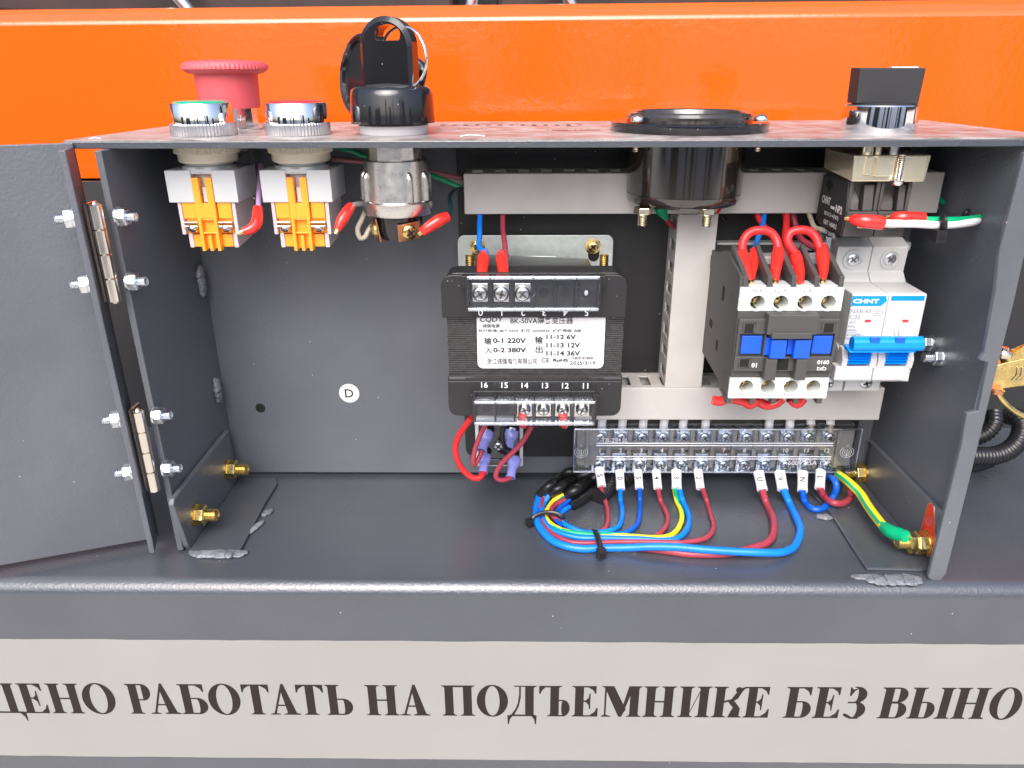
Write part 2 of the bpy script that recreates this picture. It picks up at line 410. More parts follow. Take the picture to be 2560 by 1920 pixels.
# merge into one clean slab: front + back + rims
V = top+bot+[p+Y_*.22 for p in top]+[p+Y_*.22 for p in bot]; m_ = nx+1; f = []
for i in range(nx):
    f += [(i, m_+i, m_+i+1, i+1), (2*m_+i, 2*m_+i+1, 3*m_+i+1, 3*m_+i), (i, i+1, 2*m_+i+1, 2*m_+i), (m_+i, 3*m_+i, 3*m_+i+1, m_+i+1)]
build('paper_strip', MB().add(V, f), 'paper', strip, world=True)

# serif capitals (unit cap height, y up); every piece of a glyph gets its own hair of height
SW, TH, SF = .215, .045, .034
def serif_stem(x, y0=0., y1=1., w=SW, sl=(1, 1), st=(1, 1), e=.075):
    k = .05; P = []
    def foot(y, d, s2):   # returns points from left to right along foot
        out = []
        L_, R_ = s2
        if L_: out += [(x-e, y), (x-e, y+d*SF*.75), (x-.02, y+d*(SF+.012)), (x, y+d*(SF+k))]
        else: out += [(x, y)]
        right = []
        if R_: right += [(x+w+e, y), (x+w+e, y+d*SF*.75), (x+w+.02, y+d*(SF+.012)), (x+w, y+d*(SF+k))]
        else: right += [(x+w, y)]
        return out, right
    lb, rb = foot(y0, 1, sl); lt, rt = foot(y1, -1, st)
    return [lb[::-1][:-1]+[lb[0]]+[rb[0]]+rb[1:]+rt[::-1][:-1]+[rt[0]]+[lt[0]]+lt[1:]]
def ring(cx, cy, RX, RY, rx, ry, a0=0, a1=360, n=40, icx=None):
    out = []; icx = cx if icx is None else icx; k = max(4, int(n*abs(a1-a0)/360))
    for i in range(k):
        A, B = math.radians(a0+(a1-a0)*i/k), math.radians(a0+(a1-a0)*(i+1)/k)
        out.append([(cx+RX*math.cos(A), cy+RY*math.sin(A)), (cx+RX*math.cos(B), cy+RY*math.sin(B)), (icx+rx*math.cos(B), cy+ry*math.sin(B)), (icx+rx*math.cos(A), cy+ry*math.sin(A))])
    return out
def rect(x0, x1, y0, y1): return [[(x0, y0), (x1, y0), (x1, y1), (x0, y1)]]
def flag(x, y, d, s, h=.26, w=.2):   # beak serif hanging from an arm end at (x,y); d=-1 down, +1 up; s=+1 beak on the right end
    return [[(x, y), (x, y+d*h), (x-s*.03, y+d*h), (x-s*.075, y+d*h*.55), (x-s*w, y+d*TH), (x-s*w, y)]]
def bowl(x, w, yc, ry, top=True):
    """right-hand bowl from stem edge x to x+w"""
    r = []
    r += rect(x-.01, x+w*.35, yc+ry-TH, yc+ry)+rect(x-.01, x+w*.35, yc-ry, yc-ry+TH)
    r += ring(x+w*.35, yc, w*.65, ry, w*.65-SW*.98, ry-TH, -90, 90)
    return r
def G(ch, w):
    e = .075
    if ch == 'О': return ring(w/2, .5, w/2, .525, w/2-SW*.98, .485)
    if ch == 'Н': return serif_stem(e)+serif_stem(w-e-SW)+rect(e+SW-.01, w-e-SW+.01, .48, .48+TH*1.1)
    if ch == 'П': return serif_stem(e, st=(1, 0))+serif_stem(w-e-SW, st=(0, 1))+rect(e+SW-.01, w-e-SW+.01, 1-TH*1.25, 1)
    if ch == 'Р': return serif_stem(e, st=(1, 0))+bowl(e+SW, w-e-SW, .725, .275)
    if ch == 'Ь': return serif_stem(e, sl=(1, 0))+bowl(e+SW, w-e-SW, .275, .275)
    if ch == 'В': return serif_stem(e, sl=(1, 0), st=(1, 0))+bowl(e+SW, w-e-SW-.04, .755, .245)+bowl(e+SW, w-e-SW, .265, .265)
    if ch == 'Б': return serif_stem(e, sl=(1, 0), st=(1, 0))+bowl(e+SW, w-e-SW, .275, .275)+rect(e+SW-.01, w-.06, 1-TH, 1)+flag(w-.05, 1, -1, 1)
    if ch == 'Ъ': x = .28; return serif_stem(x, sl=(1, 0), st=(0, 1))+bowl(x+SW, w-x-SW, .275, .275)+rect(.03, x+.01, 1-TH*1.1, 1)+flag(.0, 1, -1, -1, w=.16)
    if ch == 'Ы': return G('Ь', .755*w/1.32*1.32*.82)+serif_stem(w-e-SW)
    if ch == 'Т': x = (w-SW)/2; return serif_stem(x, st=(0, 0))+rect(.04, w-.04, 1-TH*1.1, 1)+flag(0, 1, -1, -1, w=.2)+flag(w, 1, -1, 1, w=.2)
    if ch == 'Е':
        return serif_stem(e, sl=(1, 0), st=(1, 0))+rect(e+SW-.01, w-.08, 1-TH, 1)+flag(w-.05, 1, -1, 1, .25)+rect(e+SW-.01, w-.1, 0, TH)+flag(w, 0, 1, 1, .29)+\
            rect(e+SW-.01, w-.27, .485, .485+TH)+[[(w-.22, .25), (w-.19, .25), (w-.19, .76), (w-.22, .76), (w-.235, .62), (w-.32, .52), (w-.32, .49), (w-.235, .39)]]
    if ch == 'А':
        ap = w*.5; r = [[(ap-.03, 1.02), (ap+.03, 1.02), (w-.1, .04), (w-.1-.235, .04), (ap-.055, .80)]]
        r += [[(ap-.03, 1.02), (ap+.0, .93), (.16, .04), (.1, .04)]]
        r += rect(w*.27, w*.66, .29, .29+TH*1.05)+[[(0, 0), (.27, 0), (.27, SF*.7), (.17, .055), (.09, .055), (0, SF*.7)]]+[[(w-.43, 0), (w, 0), (w, SF*.7), (w-.09, .06), (w-.345, .06), (w-.43, SF*.7)]]
        return r
    if ch == 'М':
        r = serif_stem(w-e-SW, st=(0, 1))+[[(e, 0), (e+.045, 0), (e+.045, 1), (e, 1)]]+[[(.0, 0), (.24, 0), (.24, SF*.7), (.14, .06), (.055, .06), (0, SF*.7)]]
        r += [[(.0, 1), (.30, 1), (w*.5+.12, .24), (w*.5-.01, .0), (w*.5-.06, .0), (.07, .955), (0, 1-SF*.7)]]+[[(w-e-SW+.03, 1), (w-e-SW-.04, 1), (w*.5-.04, .0), (w*.5+.02, .0), (w-e-SW+.03, .80)]]
        return r
    if ch == 'И': return serif_stem(e)+serif_stem(w-e-SW)+[[(e+SW-.01, .17), (e+SW-.01, .10), (w-e-SW+.01, .83), (w-e-SW+.01, .90)]]
    if ch == 'Д':
        r = serif_stem(w-.29, .0, 1, sl=(0, 0), st=(0, 1))+rect(.17, w-.10, 1-SF, 1)+rect(.08, w-.05, 0, .055)
        r += [[(.30, .96), (.345, .96), (.34, .6), (.29, .32), (.17, .03), (.09, .03), (.21, .25), (.27, .45), (.30, .7)]]
        r += [[(.03, .03), (.16, .03), (.10, -.04), (.06, -.12), (.04, -.27), (.01, -.27), (0, .03)]]+[[(w-.03, .03), (w-.16, .03), (w-.10, -.04), (w-.06, -.12), (w-.04, -.27), (w-.01, -.27), (w, .03)]]
        return r
    if ch == 'К':
        r = serif_stem(e)+[[(e+SW-.01, .47), (e+SW+.12, .53), (w-.35, .52), (e+SW+.02, .50)]]
        r += [[(e+SW-.01, .49), (e+SW-.01, .545), (.46, .60), (.56, .80), (.66, .95), (.78, 1.0), (.86, .97), (.76, .93), (.70, .82), (.62, .62), (.52, .53)]]
        r += ring(w-.13, .90, .08, .09, 0, 0)+[[(.42, .545), (.55, .53), (.70, .30), (w-.06, .06), (w-.06, 0), (w-.34, 0), (.52, .33), (.40, .49)]]+[[(w-.36, 0), (w, 0), (w, SF*.8), (w-.06, .055), (w-.30, .05)]]
        return r
    if ch == 'З':
        c = w*.42
        r = ring(c, .755, w*.52, .265, w*.52-SW, .225, -92, 105)+ring(c, .265, w*.58, .285, w*.58-SW, .245, -105, 92)+rect(c-.16, c+.03, .49, .49+TH)
        r += [[(.06, 1.0), (.09, 1.0), (.14, .93), (.30, .985), (.40, 1.02), (.28, .97), (.18, .88), (.11, .72), (.08, .72)]]
        r += [[(0, .13), (.05, .16), (.12, .11), (.22, .04), (.38, .02), (.38, -.02), (.2, -.02), (.07, .04), (0, .1)]]
        return r
    if ch == 'Щ':
        x0, x1, x2 = e, (w-.15-SW)/2, w-.15-SW-.04
        r = serif_stem(x0, sl=(1, 0))+serif_stem(x1, sl=(0, 0))+serif_stem(x2, sl=(0, 0))+rect(x0+SW-.01, w-.04, 0, .055)
        r += [[(w-.2, .05), (w-.02, .05), (w, .04), (w-.005, -.27), (w-.03, -.27), (w-.07, -.12), (w-.14, -.02)]]
        return r
    return []
capT = lambda px: 1708+px*(1720-1708)/2560.
capB = lambda px: 1782+px*(1798-1782)/2560.
words = [[('Щ', -82, 54), ('Е', 49.5, 114), ('Н', 121.7, 202.6), ('О', 206, 287.7)],
 [('Р', 319, 379), ('А', 370, 447), ('Б', 449, 517), ('О', 521, 600.7), ('Т', 607, 675), ('А', 671, 748), ('Т', 742, 810), ('Ь', 814.6, 881)],
 [('Н', 914, 995.6), ('А', 998, 1074.6)],
 [('П', 1104.7, 1187), ('О', 1192, 1270), ('Д', 1268, 1341.8), ('Ъ', 1347.7, 1424.6), ('Е', 1429.9, 1495), ('М', 1503.6, 1604), ('Н', 1608, 1689), ('И', 1697, 1777), ('К', 1781, 1857), ('Е', 1861, 1925)],
 [('Б', 1962.4, 2030), ('Е', 2036, 2101.5), ('З', 2113, 2167)],
 [('В', 2200, 2270), ('Ы', 2274.7, 2381.6), ('Н', 2385, 2469), ('О', 2475, 2554)],
 [('С', 2560, 2620)]]
for wd in words[:6]:
    b = MB()
    for ch, xa, xb in wd:
        mid = (capT(xa)+capB(xa))/2; A = atY(xa, mid, yS); B = atY(xb, (capT(xb)+capB(xb))/2, yS)
        H = atY(xa, capT(xa), yS)[2]-atY(xa, capB(xa), yS)[2]; zb = atY(xa, capB(xa), yS)[2]; zr = atY(xb, capB(xb), yS)[2]; W_ = B[0]-A[0]
        for k, pl in enumerate(G(ch, W_/H)):
            yy = yS-.06-.004*(k % 9)
            q = [(A[0]+p[0]*H, yy, zb+(zr-zb)*p[0]*H/W_+p[1]*H) for p in pl]
            b.poly(q)
    for k in range(0): pass
    build('printed_word', b, 'ink_brown', strip, world=True)

# orange beam ----------------------------------------------------
YB = 520.
prof = [(YB+3, -64), (YB, -64), (YB, 29.5), (YB+.6, 31.6), (YB+2.2, 33.2), (YB+5.5, 34.6), (YB+9, 39.2), (YB+12, 39.6), (YB+120, 39.6), (YB+120, -64)]
n = len(prof); b = MB(); xs = np.linspace(-900, 900, 40); v = []; f = []
for x in xs: v += [(x, y, z+x*.0035) for y, z in prof]
for i in range(len(xs)-1):
    for j in range(n): f.append((i*n+j, i*n+(j+1) % n, (i+1)*n+(j+1) % n, (i+1)*n+j))
b.add(v, f, 0, True)
beam = build('orange_beam', b, 'orange')
beam.data.polygons.foreach_set('use_smooth', [j in (2, 3, 4, 5) for i in range(len(xs)-1) for j in range(n)])
tag(beam, 'glossy orange painted steel beam running behind the control box', 'beam')
# the machine's own bulk above and behind: dark linkage seen above the beam
b = MB(); b.box(-3200, 3200, 800, 1100, 20, 640); build('machine_body', b, 'matt_black', kind='structure')
for k, (x0, x1, lb) in enumerate([(-1200, -60, 'dark brown steel lift arm above the left end of the orange beam'), (-20, 1200, 'dark brown steel lift arm above the right end of the orange beam')]):
    b = MB(frame((0, 740, 0), (1, 0, .03 if k else -.02))); b.box(x0, x1, -20, 25, 40, 150)
    o = build('lift_arm', b, 'dark_steel', bevel=4); tag(o, lb, 'lift arm', 'dark arms above the orange beam')
# unseen boards added behind the viewer so paint and chrome mirror dark stripes
for x0, x1, h in ((-130, 330, 900), (760, 900, 1300), (-1000, -720, 1300), (2680, 2960, 1500), (3400, 4300, 1500), (-4200, -2350, 900), (-9000, -6200, 1300), (7000, 9000, 1300)):
    b = MB(); b.box(x0, x1, -4690, -4600, GZ, h-60); build('reflection_board', b, 'reflection_dark', kind='structure', bevel=20)
b = MB(); b.box(-9000, 9000, -4900, -4700, GZ, 420); build('reflection_board', b, 'reflection_pale', kind='structure')
for k, (px, t) in enumerate(((455, .5), (1180, -.25), (1425, .35))):
    p = atY(px, 4, 690); b = MB(); b.tube([p+np.array([-70*t-8, 0, 45]), p, p+np.array([70*t, 10, -60])], 5, 12, step=10)
    tag(build('hydraulic_hose', b, 'satin_metal'), ['pale hose above the orange beam at far left', 'pale hose above the beam behind the black plug handle', 'short pale hose above the beam between plug and meter'][k], 'hose')

# under-deck behind the box
b = MB(); b.box(-3200, 3200, 640, 646, -1000, -20); build('machine_frame', b, 'matt_black', kind='structure')

b = MB(); b.box(-900, 900, 478, 483, FLOOR+.3, -62); build('rear_plate', b, 'matt_black', kind='structure')

# ================================================================ CONTROL BOX
box = thing('control_box', 'open dark grey steel control box without its cover, standing on the ledge', 'box', (10, 365, FLOOR))
# top plate
tp = [atZ(156, 350, PLATE), atZ(2672, 344, PLATE), atZ(2334, 299, PLATE), atZ(430, 311.5, PLATE)]
tp[1] = tp[0]+(atZ(2560, 344, PLATE)-tp[0])*1.05; tp[2] = np.array([226, 452, PLATE]); tp[3] = np.array([-190, 455, PLATE])
tp[1] = np.array([226, 328.5, PLATE]); tp[0] = np.array([-197, 334.5, PLATE])
b = MB(); b.prism([(p[0], p[1]) for p in tp], 'z', PLATE-3.6, PLATE-.6); build('top_plate', b, 'powder_ledge', box, bevel=.4, world=True)
ins = [(tp[0][0]+.6, tp[0][1]+.5), (tp[1][0], tp[1][1]+.5), (tp[2][0]-.6, tp[2][1]-.6), (tp[3][0]+.6, tp[3][1]-.6)]
b = MB(); b.prism(ins, 'z', PLATE-.58, PLATE-.02); build('name_overlay', b, 'dusty_overlay', box, world=True)
b = MB()
text(b, 'T500-11AC', atZ(1430, 325, PLATE+.05), w=27, right=X_, up=Y_, bold=.02)
for k in range(13):      # illegible row of small printed strokes
    p = atZ(1108+k*28.5, 312.3, PLATE+.02); b.box(p[0]-1.3, p[0]+1.1, p[1]-3-(k % 3), p[1]+2+(k % 2), p[2], p[2]+.03)
build('printed_text', b, 'matt_black', box, world=True)
for k, (px, py, l) in enumerate(((222, 347.5, 5), (800, 327, 6), (1150, 341, 11))):   # bits of peeled film
    p = atZ(px, py, PLATE); b = MB(); b.tube([p, p+np.array([l*.4, 1, .5]), p+np.array([l, .2, .15])], .25, 5, step=1)
    build('film_shred', b, 'marker', box, world=True)
# left wall, right wall, back
b = MB(); b.box(XL-3, XL, 327, BACK, FLOOR+1.2, PLATE-3.7); build('side_panel', b, 'powder', box, bevel=.4, world=True)
b = MB(); b.box(XR+6, XR+9, 320, BACK, FLOOR+1.2, PLATE-3.7); build('side_panel', b, 'powder', box, bevel=.4, world=True)
yf = 308.
pts = [(2555, 380), (2492, 630), (2484, 720), (2455, 880), (2443, 897), (2465, 904), (2441, 1024), (2412, 1030), (2399, 1110), (2345, 1330), (2316, 1440), (2332, 1449), (2345, 1449), (2361, 1431), (2420, 1195), (2480, 950), (2528, 760), (2612, 380)]
pl = [(atY(x, y, yf)[0], atY(x, y, yf)[2]) for x, y in pts]
b = MB(); b.prism(pl, 'y', yf-1.6, yf+.9); build('front_flange', b, 'powder', box, bevel=.5, world=True)
bx = MB(); bx.box(XL-3, XR+9, BACK, BACK+3, FLOOR+2.5, PLATE-3.7); build('back_panel', bx, 'powder', box, world=True)
# hole + mounting plate
h = atY(651, 1020, BACK-.1); b = MB(axisframe(h, -Y_)); b.lathe([(3.0, 0), (2.5, .05), (0, .05)], 24, 1); build('bolt_hole', b, ['powder', 'pit'], box, world=True)
mpz0 = atY(1170, 1140, 405)[2]; mp = atY(1151, 700, 405)
b = MB(); R_ = 5
P_ = [(mp[0], PLATE-8), (mp[0], mpz0+R_), (mp[0]+1.5, mpz0+1.5), (mp[0]+R_, mpz0), (XR-4, mpz0), (XR-4, PLATE-8)]
b.prism(P_, 'y', 404.4, BACK-.4); build('mounting_plate', b, 'powder_black', box, bevel=.3, world=True)
# D sticker on the back panel
dl = atY(873, 983, BACK)
st = thing('round_sticker', 'small round white sticker with a black letter D on the back panel', 'sticker', dl)
build('sticker_disc', MB(axisframe(dl-Y_*.02, -Y_)).lathe([(6.0, 0), (6.0, .12), (0, .12)], 40), 'label_white', st, world=True)
build('printed_letter', text(MB(), 'D', dl-Y_*.22, h=5.4, bold=.012), 'ink', st, world=True)

# angle brackets at both ends
def Zf(px, py, X): return atX(px, py, X)
xb = XL+3.2
pp = [atX(x, y, xb) for x, y in ((557, 1093), (436, 1247), (434, 1262), (462, 1362), (470, 1372))]
poly = [(399, pp[0][2]), (pp[1][1], pp[1][2]), (pp[2][1], pp[2][2]), (pp[4][1]+1, FLOOR+4), (pp[4][1]+3, FLOOR+.6), (399, FLOOR+.6)]
b = MB(); b.prism(poly, 'x', XL+.4, XL+3.2); build('corner_bracket', b, 'powder', box, bevel=.5, world=True)
e1, e2, e3 = atZ(611, 1368, FLOOR), atZ(665, 1262, FLOOR), atZ(695, 1215, FLOOR)
b = MB(); b.prism([(XL+3.4, 325), (e1[0], 326), (e2[0], e2[1]), (e3[0], e3[1]), (e3[0]-3, 402), (XL+3.4, 402)], 'z', FLOOR+.1, FLOOR+2.2); build('bracket_foot', b, 'powder_ledge', box, bevel=.8, world=True)
pp = [atX(x, y, XR+3) for x, y in ((2169, 1099), (2352, 1285))]
poly = [(399, pp[0][2]), (pp[0][1], pp[0][2]), (pp[1][1], pp[1][2]), (313, pp[1][2]-4), (312, FLOOR+.6), (399, FLOOR+.6)]
b = MB(); b.prism(poly, 'x', XR+3, XR+5.8); build('corner_bracket', b, 'powder', box, bevel=.5, world=True)
e = [atZ(x, y, FLOOR) for x, y in ((2075, 1288), (2132, 1378), (2165, 1428))]
b = MB(); b.prism([(e[0][0], e[0][1]), (e[1][0], e[1][1]), (e[2][0], e[2][1]), (XR+2.8, e[2][1]-1), (XR+2.8, 402), (e[0][0]-5, 402)], 'z', FLOOR+.1, FLOOR+1.8); build('bracket_foot', b, 'powder_ledge', box, bevel=.8, world=True)
def weld(p, sx, sy, sz, rz=0., tilt=0.):
    M_ = np.eye(4); c, s_ = math.cos(rz), math.sin(rz); M_[:2, :2] = [[c, -s_], [s_, c]]; M_[:3, 3] = p
    A_ = np.array([sx, sy, sz]); ax_ = int(np.argmax(A_)); o_ = [k for k in range(3) if k != ax_]; n_ = max(7, int(A_[ax_]*1.6)); P_ = []; R_ = []; big = max(A_[o_[0]], A_[o_[1]]); small = min(A_[o_[0]], A_[o_[1]])
    for k in range(n_+1):
        t = -1+2*k/n_; q_ = np.zeros(3); q_[ax_] = t*A_[ax_]; q_ += [random.uniform(-.08, .08)*big for _ in range(3)]; P_.append(q_); R_.append(max(.15, big*math.sqrt(max(.02, 1-t**4))*random.uniform(.82, 1.08)))
    b = MB(M_); b.tube(P_, R_, 14, step=.5); flat_ = small/big; k0 = o_[0] if A_[o_[0]] < A_[o_[1]] else o_[1]; Ri = M_[:3, :3]
    for q_ in b.v: d_ = Ri.T@(q_-M_[:3, 3]); d_[k0] *= flat_; q_[:] = Ri@d_+M_[:3, 3]
    return build('weld_bead', b, 'weld', box, world=True)
weld(atX(500, 705, XL+1.5)+np.array([0, 2, 0]), 2.2, 3.6, 9.)
weld(atX(541, 980, XL+1.5)+np.array([0, 2, 0]), 2.0, 3.4, 8.)
p = atZ(545, 1383, FLOOR+1); weld(p, 15.5, 4.2, 1.2)
weld(atZ(668, 1281, FLOOR+1), 2.4, 4, 1.3, -.5); weld(atZ(636, 1320, FLOOR+1), 2, 8, 1., -.35)
weld(atZ(2060, 1292, FLOOR+.8), 4.5, 3, 1.3, -.3)
p = atZ(2222, 1447, FLOOR+.4); weld(p+np.array([2, -.5, 0]), 14, 4.6, 1.1); weld(p+np.array([-11, 1.5, 0]), 7, 2.2, .8)

def box_bolt(M_, m, r, af, L, lab, cat='bolt', group=None, **k):
    t = thing('hex_bolt', lab, cat, M_, group); bolt_parts(t, r, af, L, m, **k); return t
w8 = ['top', 'second', 'third', 'lowest']
sil = [(307, 542), (334, 704), (399, 1039), (424, 1171)]
for k, (x, y) in enumerate(sil):
    box_bolt(axisframe(atX(x-12, y, XL), X_+.02*Y_), 'zinc', 2.3, 7.2, 7.6, ['uppermost', 'second', 'third', 'lowest'][k]+' silver hinge bolt on the inside of the left wall', group='silver hinge bolts inside the left wall')
for k, (x, y) in enumerate([(488, 1287), (568, 1173)]):
    box_bolt(axisframe(atX(x, y, XL+3.2), X_), 'gold', 3.4, 9.6, 11.6, ['gold bolt with nut at the front of the left corner bracket', 'gold bolt with nut at the back of the left corner bracket'][k], group='gold bolts on the corner brackets')
box_bolt(axisframe(atX(2160, 1182, XR+3), -X_), 'gold', 3.4, 9.6, 13, 'gold bolt by the right end of the terminal block', group='gold bolts on the corner brackets')
box_bolt(axisframe(atX(2353, 893, XR+6), -X_), 'zinc', 2.5, 7.4, 9., 'silver bolt on the right wall right of the blue breaker lever')
box_bolt(axisframe(atX(2325, 858, XR+6), -X_), 'zinc', 2., 7.2, 6, 'silver dome nut touching the end of the blue breaker lever')

# ================================================================ DOOR
fd = np.array([-.342, .94, 0]); E0 = np.array([-185.6, 316., 0]); A = E0+fd*18; dn = np.array([-.94, -.342, 0]); Bq = A+dn*150
door = thing('box_door', 'dark grey steel door of the box swung open to the left', 'door', (-250, 310, -226))
nb = -fd*2.5
b = MB(); q4 = lambda z: [A+Z_*z, Bq+Z_*z, Bq-nb+Z_*z, A-nb+Z_*z]
b.hexa(q4(-226), q4(-27)); build('door_panel', b, 'powder', door, bevel=.4, world=True)
b = MB(); r4 = lambda z: [E0+Z_*z, A+Z_*z, A-dn*-2.6+Z_*z, E0+dn*2.6+Z_*z]
b.hexa(r4(-223.5), r4(-28.5)); build('door_flange', b, 'powder', door, bevel=.4, world=True)
pb = E0+dn*2.6+fd*5.2
for k, (x, y) in enumerate([(214, 545), (247, 708.6), (320, 1046), (347, 1178)]):
    zz = atY(x, y, pb[1])[2]
    box_bolt(axisframe((pb[0], pb[1], zz), dn), 'zinc', 2.3, 7.2, 7.6, ['uppermost', 'second', 'third', 'lowest'][k]+' silver hinge bolt sticking left over the open door', group='silver hinge bolts on the open door')
for k, ((xa, ya), (xb_, yb)) in enumerate([((240, 510), (285, 754)), ((345, 1026), (386, 1226))]):
    Yh = 321.; a_, c_ = atY(xa, ya, Yh), atY(xb_, yb, Yh); X = (a_[0]+c_[0])/2; z1, z0 = a_[2], c_[2]
    t = thing('barrel_hinge', ['upper', 'lower'][k]+' shiny steel barrel hinge between the door and the box', 'hinge', (X, Yh, z0), group='barrel hinges of the door')
    Ls = (z1-z0)/4
    for j in range(4):
        zz = z0+j*Ls; build('knuckle', MB(axisframe((X, Yh, zz+.15), Z_)).lathe([(2.2, 0), (2.75, .3), (2.75, Ls-.6), (2.2, Ls-.3)], 28), 'hinge_steel', t, world=True)
    build('hinge_pin', MB(axisframe((X, Yh, z0-.5), Z_)).lathe([(1.5, 0), (1.6, .3), (1.6, z1-z0+.7), (.9, z1-z0+1.5)], 20), 'hinge_steel', t, world=True)
    build('hinge_leaf', MB().box(-186.2, -185.0, Yh, Yh+9, z0, z1), 'hinge_steel', t, world=True)
# ================================================================ DEVICES ON THE TOP PLATE
def knurl(n, amp): return lambda i, j: 1.+(amp if i % 2 else -amp)
def push_button(M_, label, lens, group, boot):
    t = thing('push_button', label, 'push button', M_, group)
    build('bezel', MBs(.91, .84).lathe([(15.1, 6), (15.1, 15.6), (14.6, 16.4), (13.4, 16.6), (13.1, 15.4), (0, 15.4)], 48), 'chrome', t)
    build('knurled_ring', MBs(.91, .84).lathe([(15.6, .1), (15.75, .6), (15.75, 5.6), (15.3, 6.2), (14.5, 6.3)], 240, rad=lambda i, j: 1+(.017 if i % 4 < 2 else -.017)), 'satin_metal', t, bevel=0)
    build('lens_cap', MBs(.91, .84).lathe([(13.2, 15.5), (13.1, 16.7), (12.4, 17.2), (9, 17.5), (0, 17.6)], 40), lens, t)
    z = -3.6
    build('knurled_nut', MBs(.91, 1).lathe([(15.9, z-.1), (15.9, z-3.9), (15.5, z-4.2), (14.6, z-4.3), (14.6, z-7.4), (13.8, z-8.2), (11.5, z-8.3)][::-1], 240, rad=lambda i, j: 1+((.016 if i % 4 < 2 else -.016) if j >= 5 else 0)), 'ivory', t)
    b = MB(); b.lathe([(12.2, z-11.8), (12.2, z-9.8), (11.0, z-9.7), (11.0, z-7.8)], 40)
    for a0 in (3.6, 4.55): b.lathe([(12.9, z-10.4), (12.9, z-9.3)], 8)
    build('neck', b, 'grey_plastic', t)
    y0, y1, zt, zb = -12, 16.5, -13.7, -27.2
    b = MBs(1.0, 1.065); b.box(-16.6, -4.7, y0, y1, zb, zt); b.box(4.7, 15.6, y0, y1, zb, zt); b.box(-4.7, 4.7, y0+4.2, y1, zb, zt); b.box(-4.7, 4.7, y0+.6, y0+4.2, zt-1.6, zt)
    build('housing', b, 'grey_plastic', t, bevel=.35)
    build('guide_rib', MBs(1.0, 1.065).box(-.85, .95, y0+1.6, y0+4.2, zb, zt-7.2), 'grey_plastic', t)
    # contact block: amber body with clear side cheeks
    b = MBs(1.0, 1.065); b.box(-11.6, 11.6, y0+3.2, y1-3, -41, zb); b.box(-9.4, 9.4, y0+5.5, y1-4, -47.2, -41)
    for s_ in (-1, 1):
        b.box(s_*5.0 if s_ > 0 else -11.4, 11.4 if s_ > 0 else -5.0, y0+.9, y0+3.2, -34.2, zb-.1)
        b.box(s_*4.4 if s_ > 0 else -9.3, 9.3 if s_ > 0 else -4.4, y0+2.8, y0+5.5, -47, -41.5)
    build('contact_block', b, 'amber', t, bevel=.4)
    b = MBs(1.0, 1.065)
    b.box(-4.6, -1.5, y0-.5, y0+3.4, -34, zt-3.); b.box(1.5, 4.6, y0-.5, y0+3.4, -34, zt-3.); b.box(-4.55, 4.55, y0-.35, y0+3.4, -33.9, zb-.3)
    b.box(-4.4, -2.9, y0-.7, y0+3.4, -48.2, -33.9); b.box(2.9, 4.4, y0-.7, y0+3.4, -48.2, -33.9)
    b.box(-2.9, 2.9, y0+2.2, y0+3.4, -47.5, -34); b.box(-.75, .75, y0-.6, y0+2.4, -48.2, -41.5); b.box(-2.95, 2.95, y0-.1, y0+2.4, -40.7, -39.9)
    b.box(-2.95, 2.95, y0-.1, y0+3, -34.8, -33.9)
    build('plunger_frame', b, 'amber', t, bevel=.25)
    for s_ in (-1, 1):
        b = MBs(1.0, 1.065); b.hexa([(s_*11.7, y0+1, -41.2), (s_*11.7, y1-2, -42), (s_*11.7, y1-2, zb), (s_*11.7, y0+1, zb)], [(s_*13.4, y0+1, -41.2), (s_*13.4, y1-2, -42), (s_*13.4, y1-2, zb), (s_*13.4, y0+1, zb)])
        b.hexa([(s_*9.5, y0+3, -47.4), (s_*9.5, y1-6, -46), (s_*9.5, y1-2, -41), (s_*9.5, y0+3, -41)], [(s_*11.6, y0+3, -47.4), (s_*11.6, y1-6, -46), (s_*11.6, y1-2, -41), (s_*11.6, y0+3, -41)])
        build('side_cheek', b, 'clear_pink', t, bevel=.3)
        q = np.eye(4); q[:3, 3] = (s_*8.1, y0+.4, 0)
        q = q.copy(); q[2, 2] = 1.065; b = MB(q); b.box(-3.4, 3.2, -.6, 4, -36.2, -35.5); b.box(-3.4, 3.2, -.9, 4, -37.9, -37.1)
        sc = build('terminal_plate', b, 'chrome', t, bevel=.15)
        q2 = axisframe((s_*8.1-.3*s_, y0+.9, -40.5), -Z_*.9-Y_*.45)
        build('terminal_screw', screw_head(MB(q2), 2.5, 2.0, rot=.6, mi2=1), ['chrome', 'pit'], t)
    return t
c1 = np.array([atY(511.5, 330, 362.5)[0], 362.5, PLATE]); c2 = np.array([atY(746.5, 330, 362.5)[0], 362.5, PLATE])
push_button(c1, 'green push button in a chrome bezel at the left end of the box', 'green_lens', 'push buttons with chrome bezels on the top plate', 0)
push_button(c2, 'red flat push button in a chrome bezel right of the green one', 'red_lens', 'push buttons with chrome bezels on the top plate', 1)

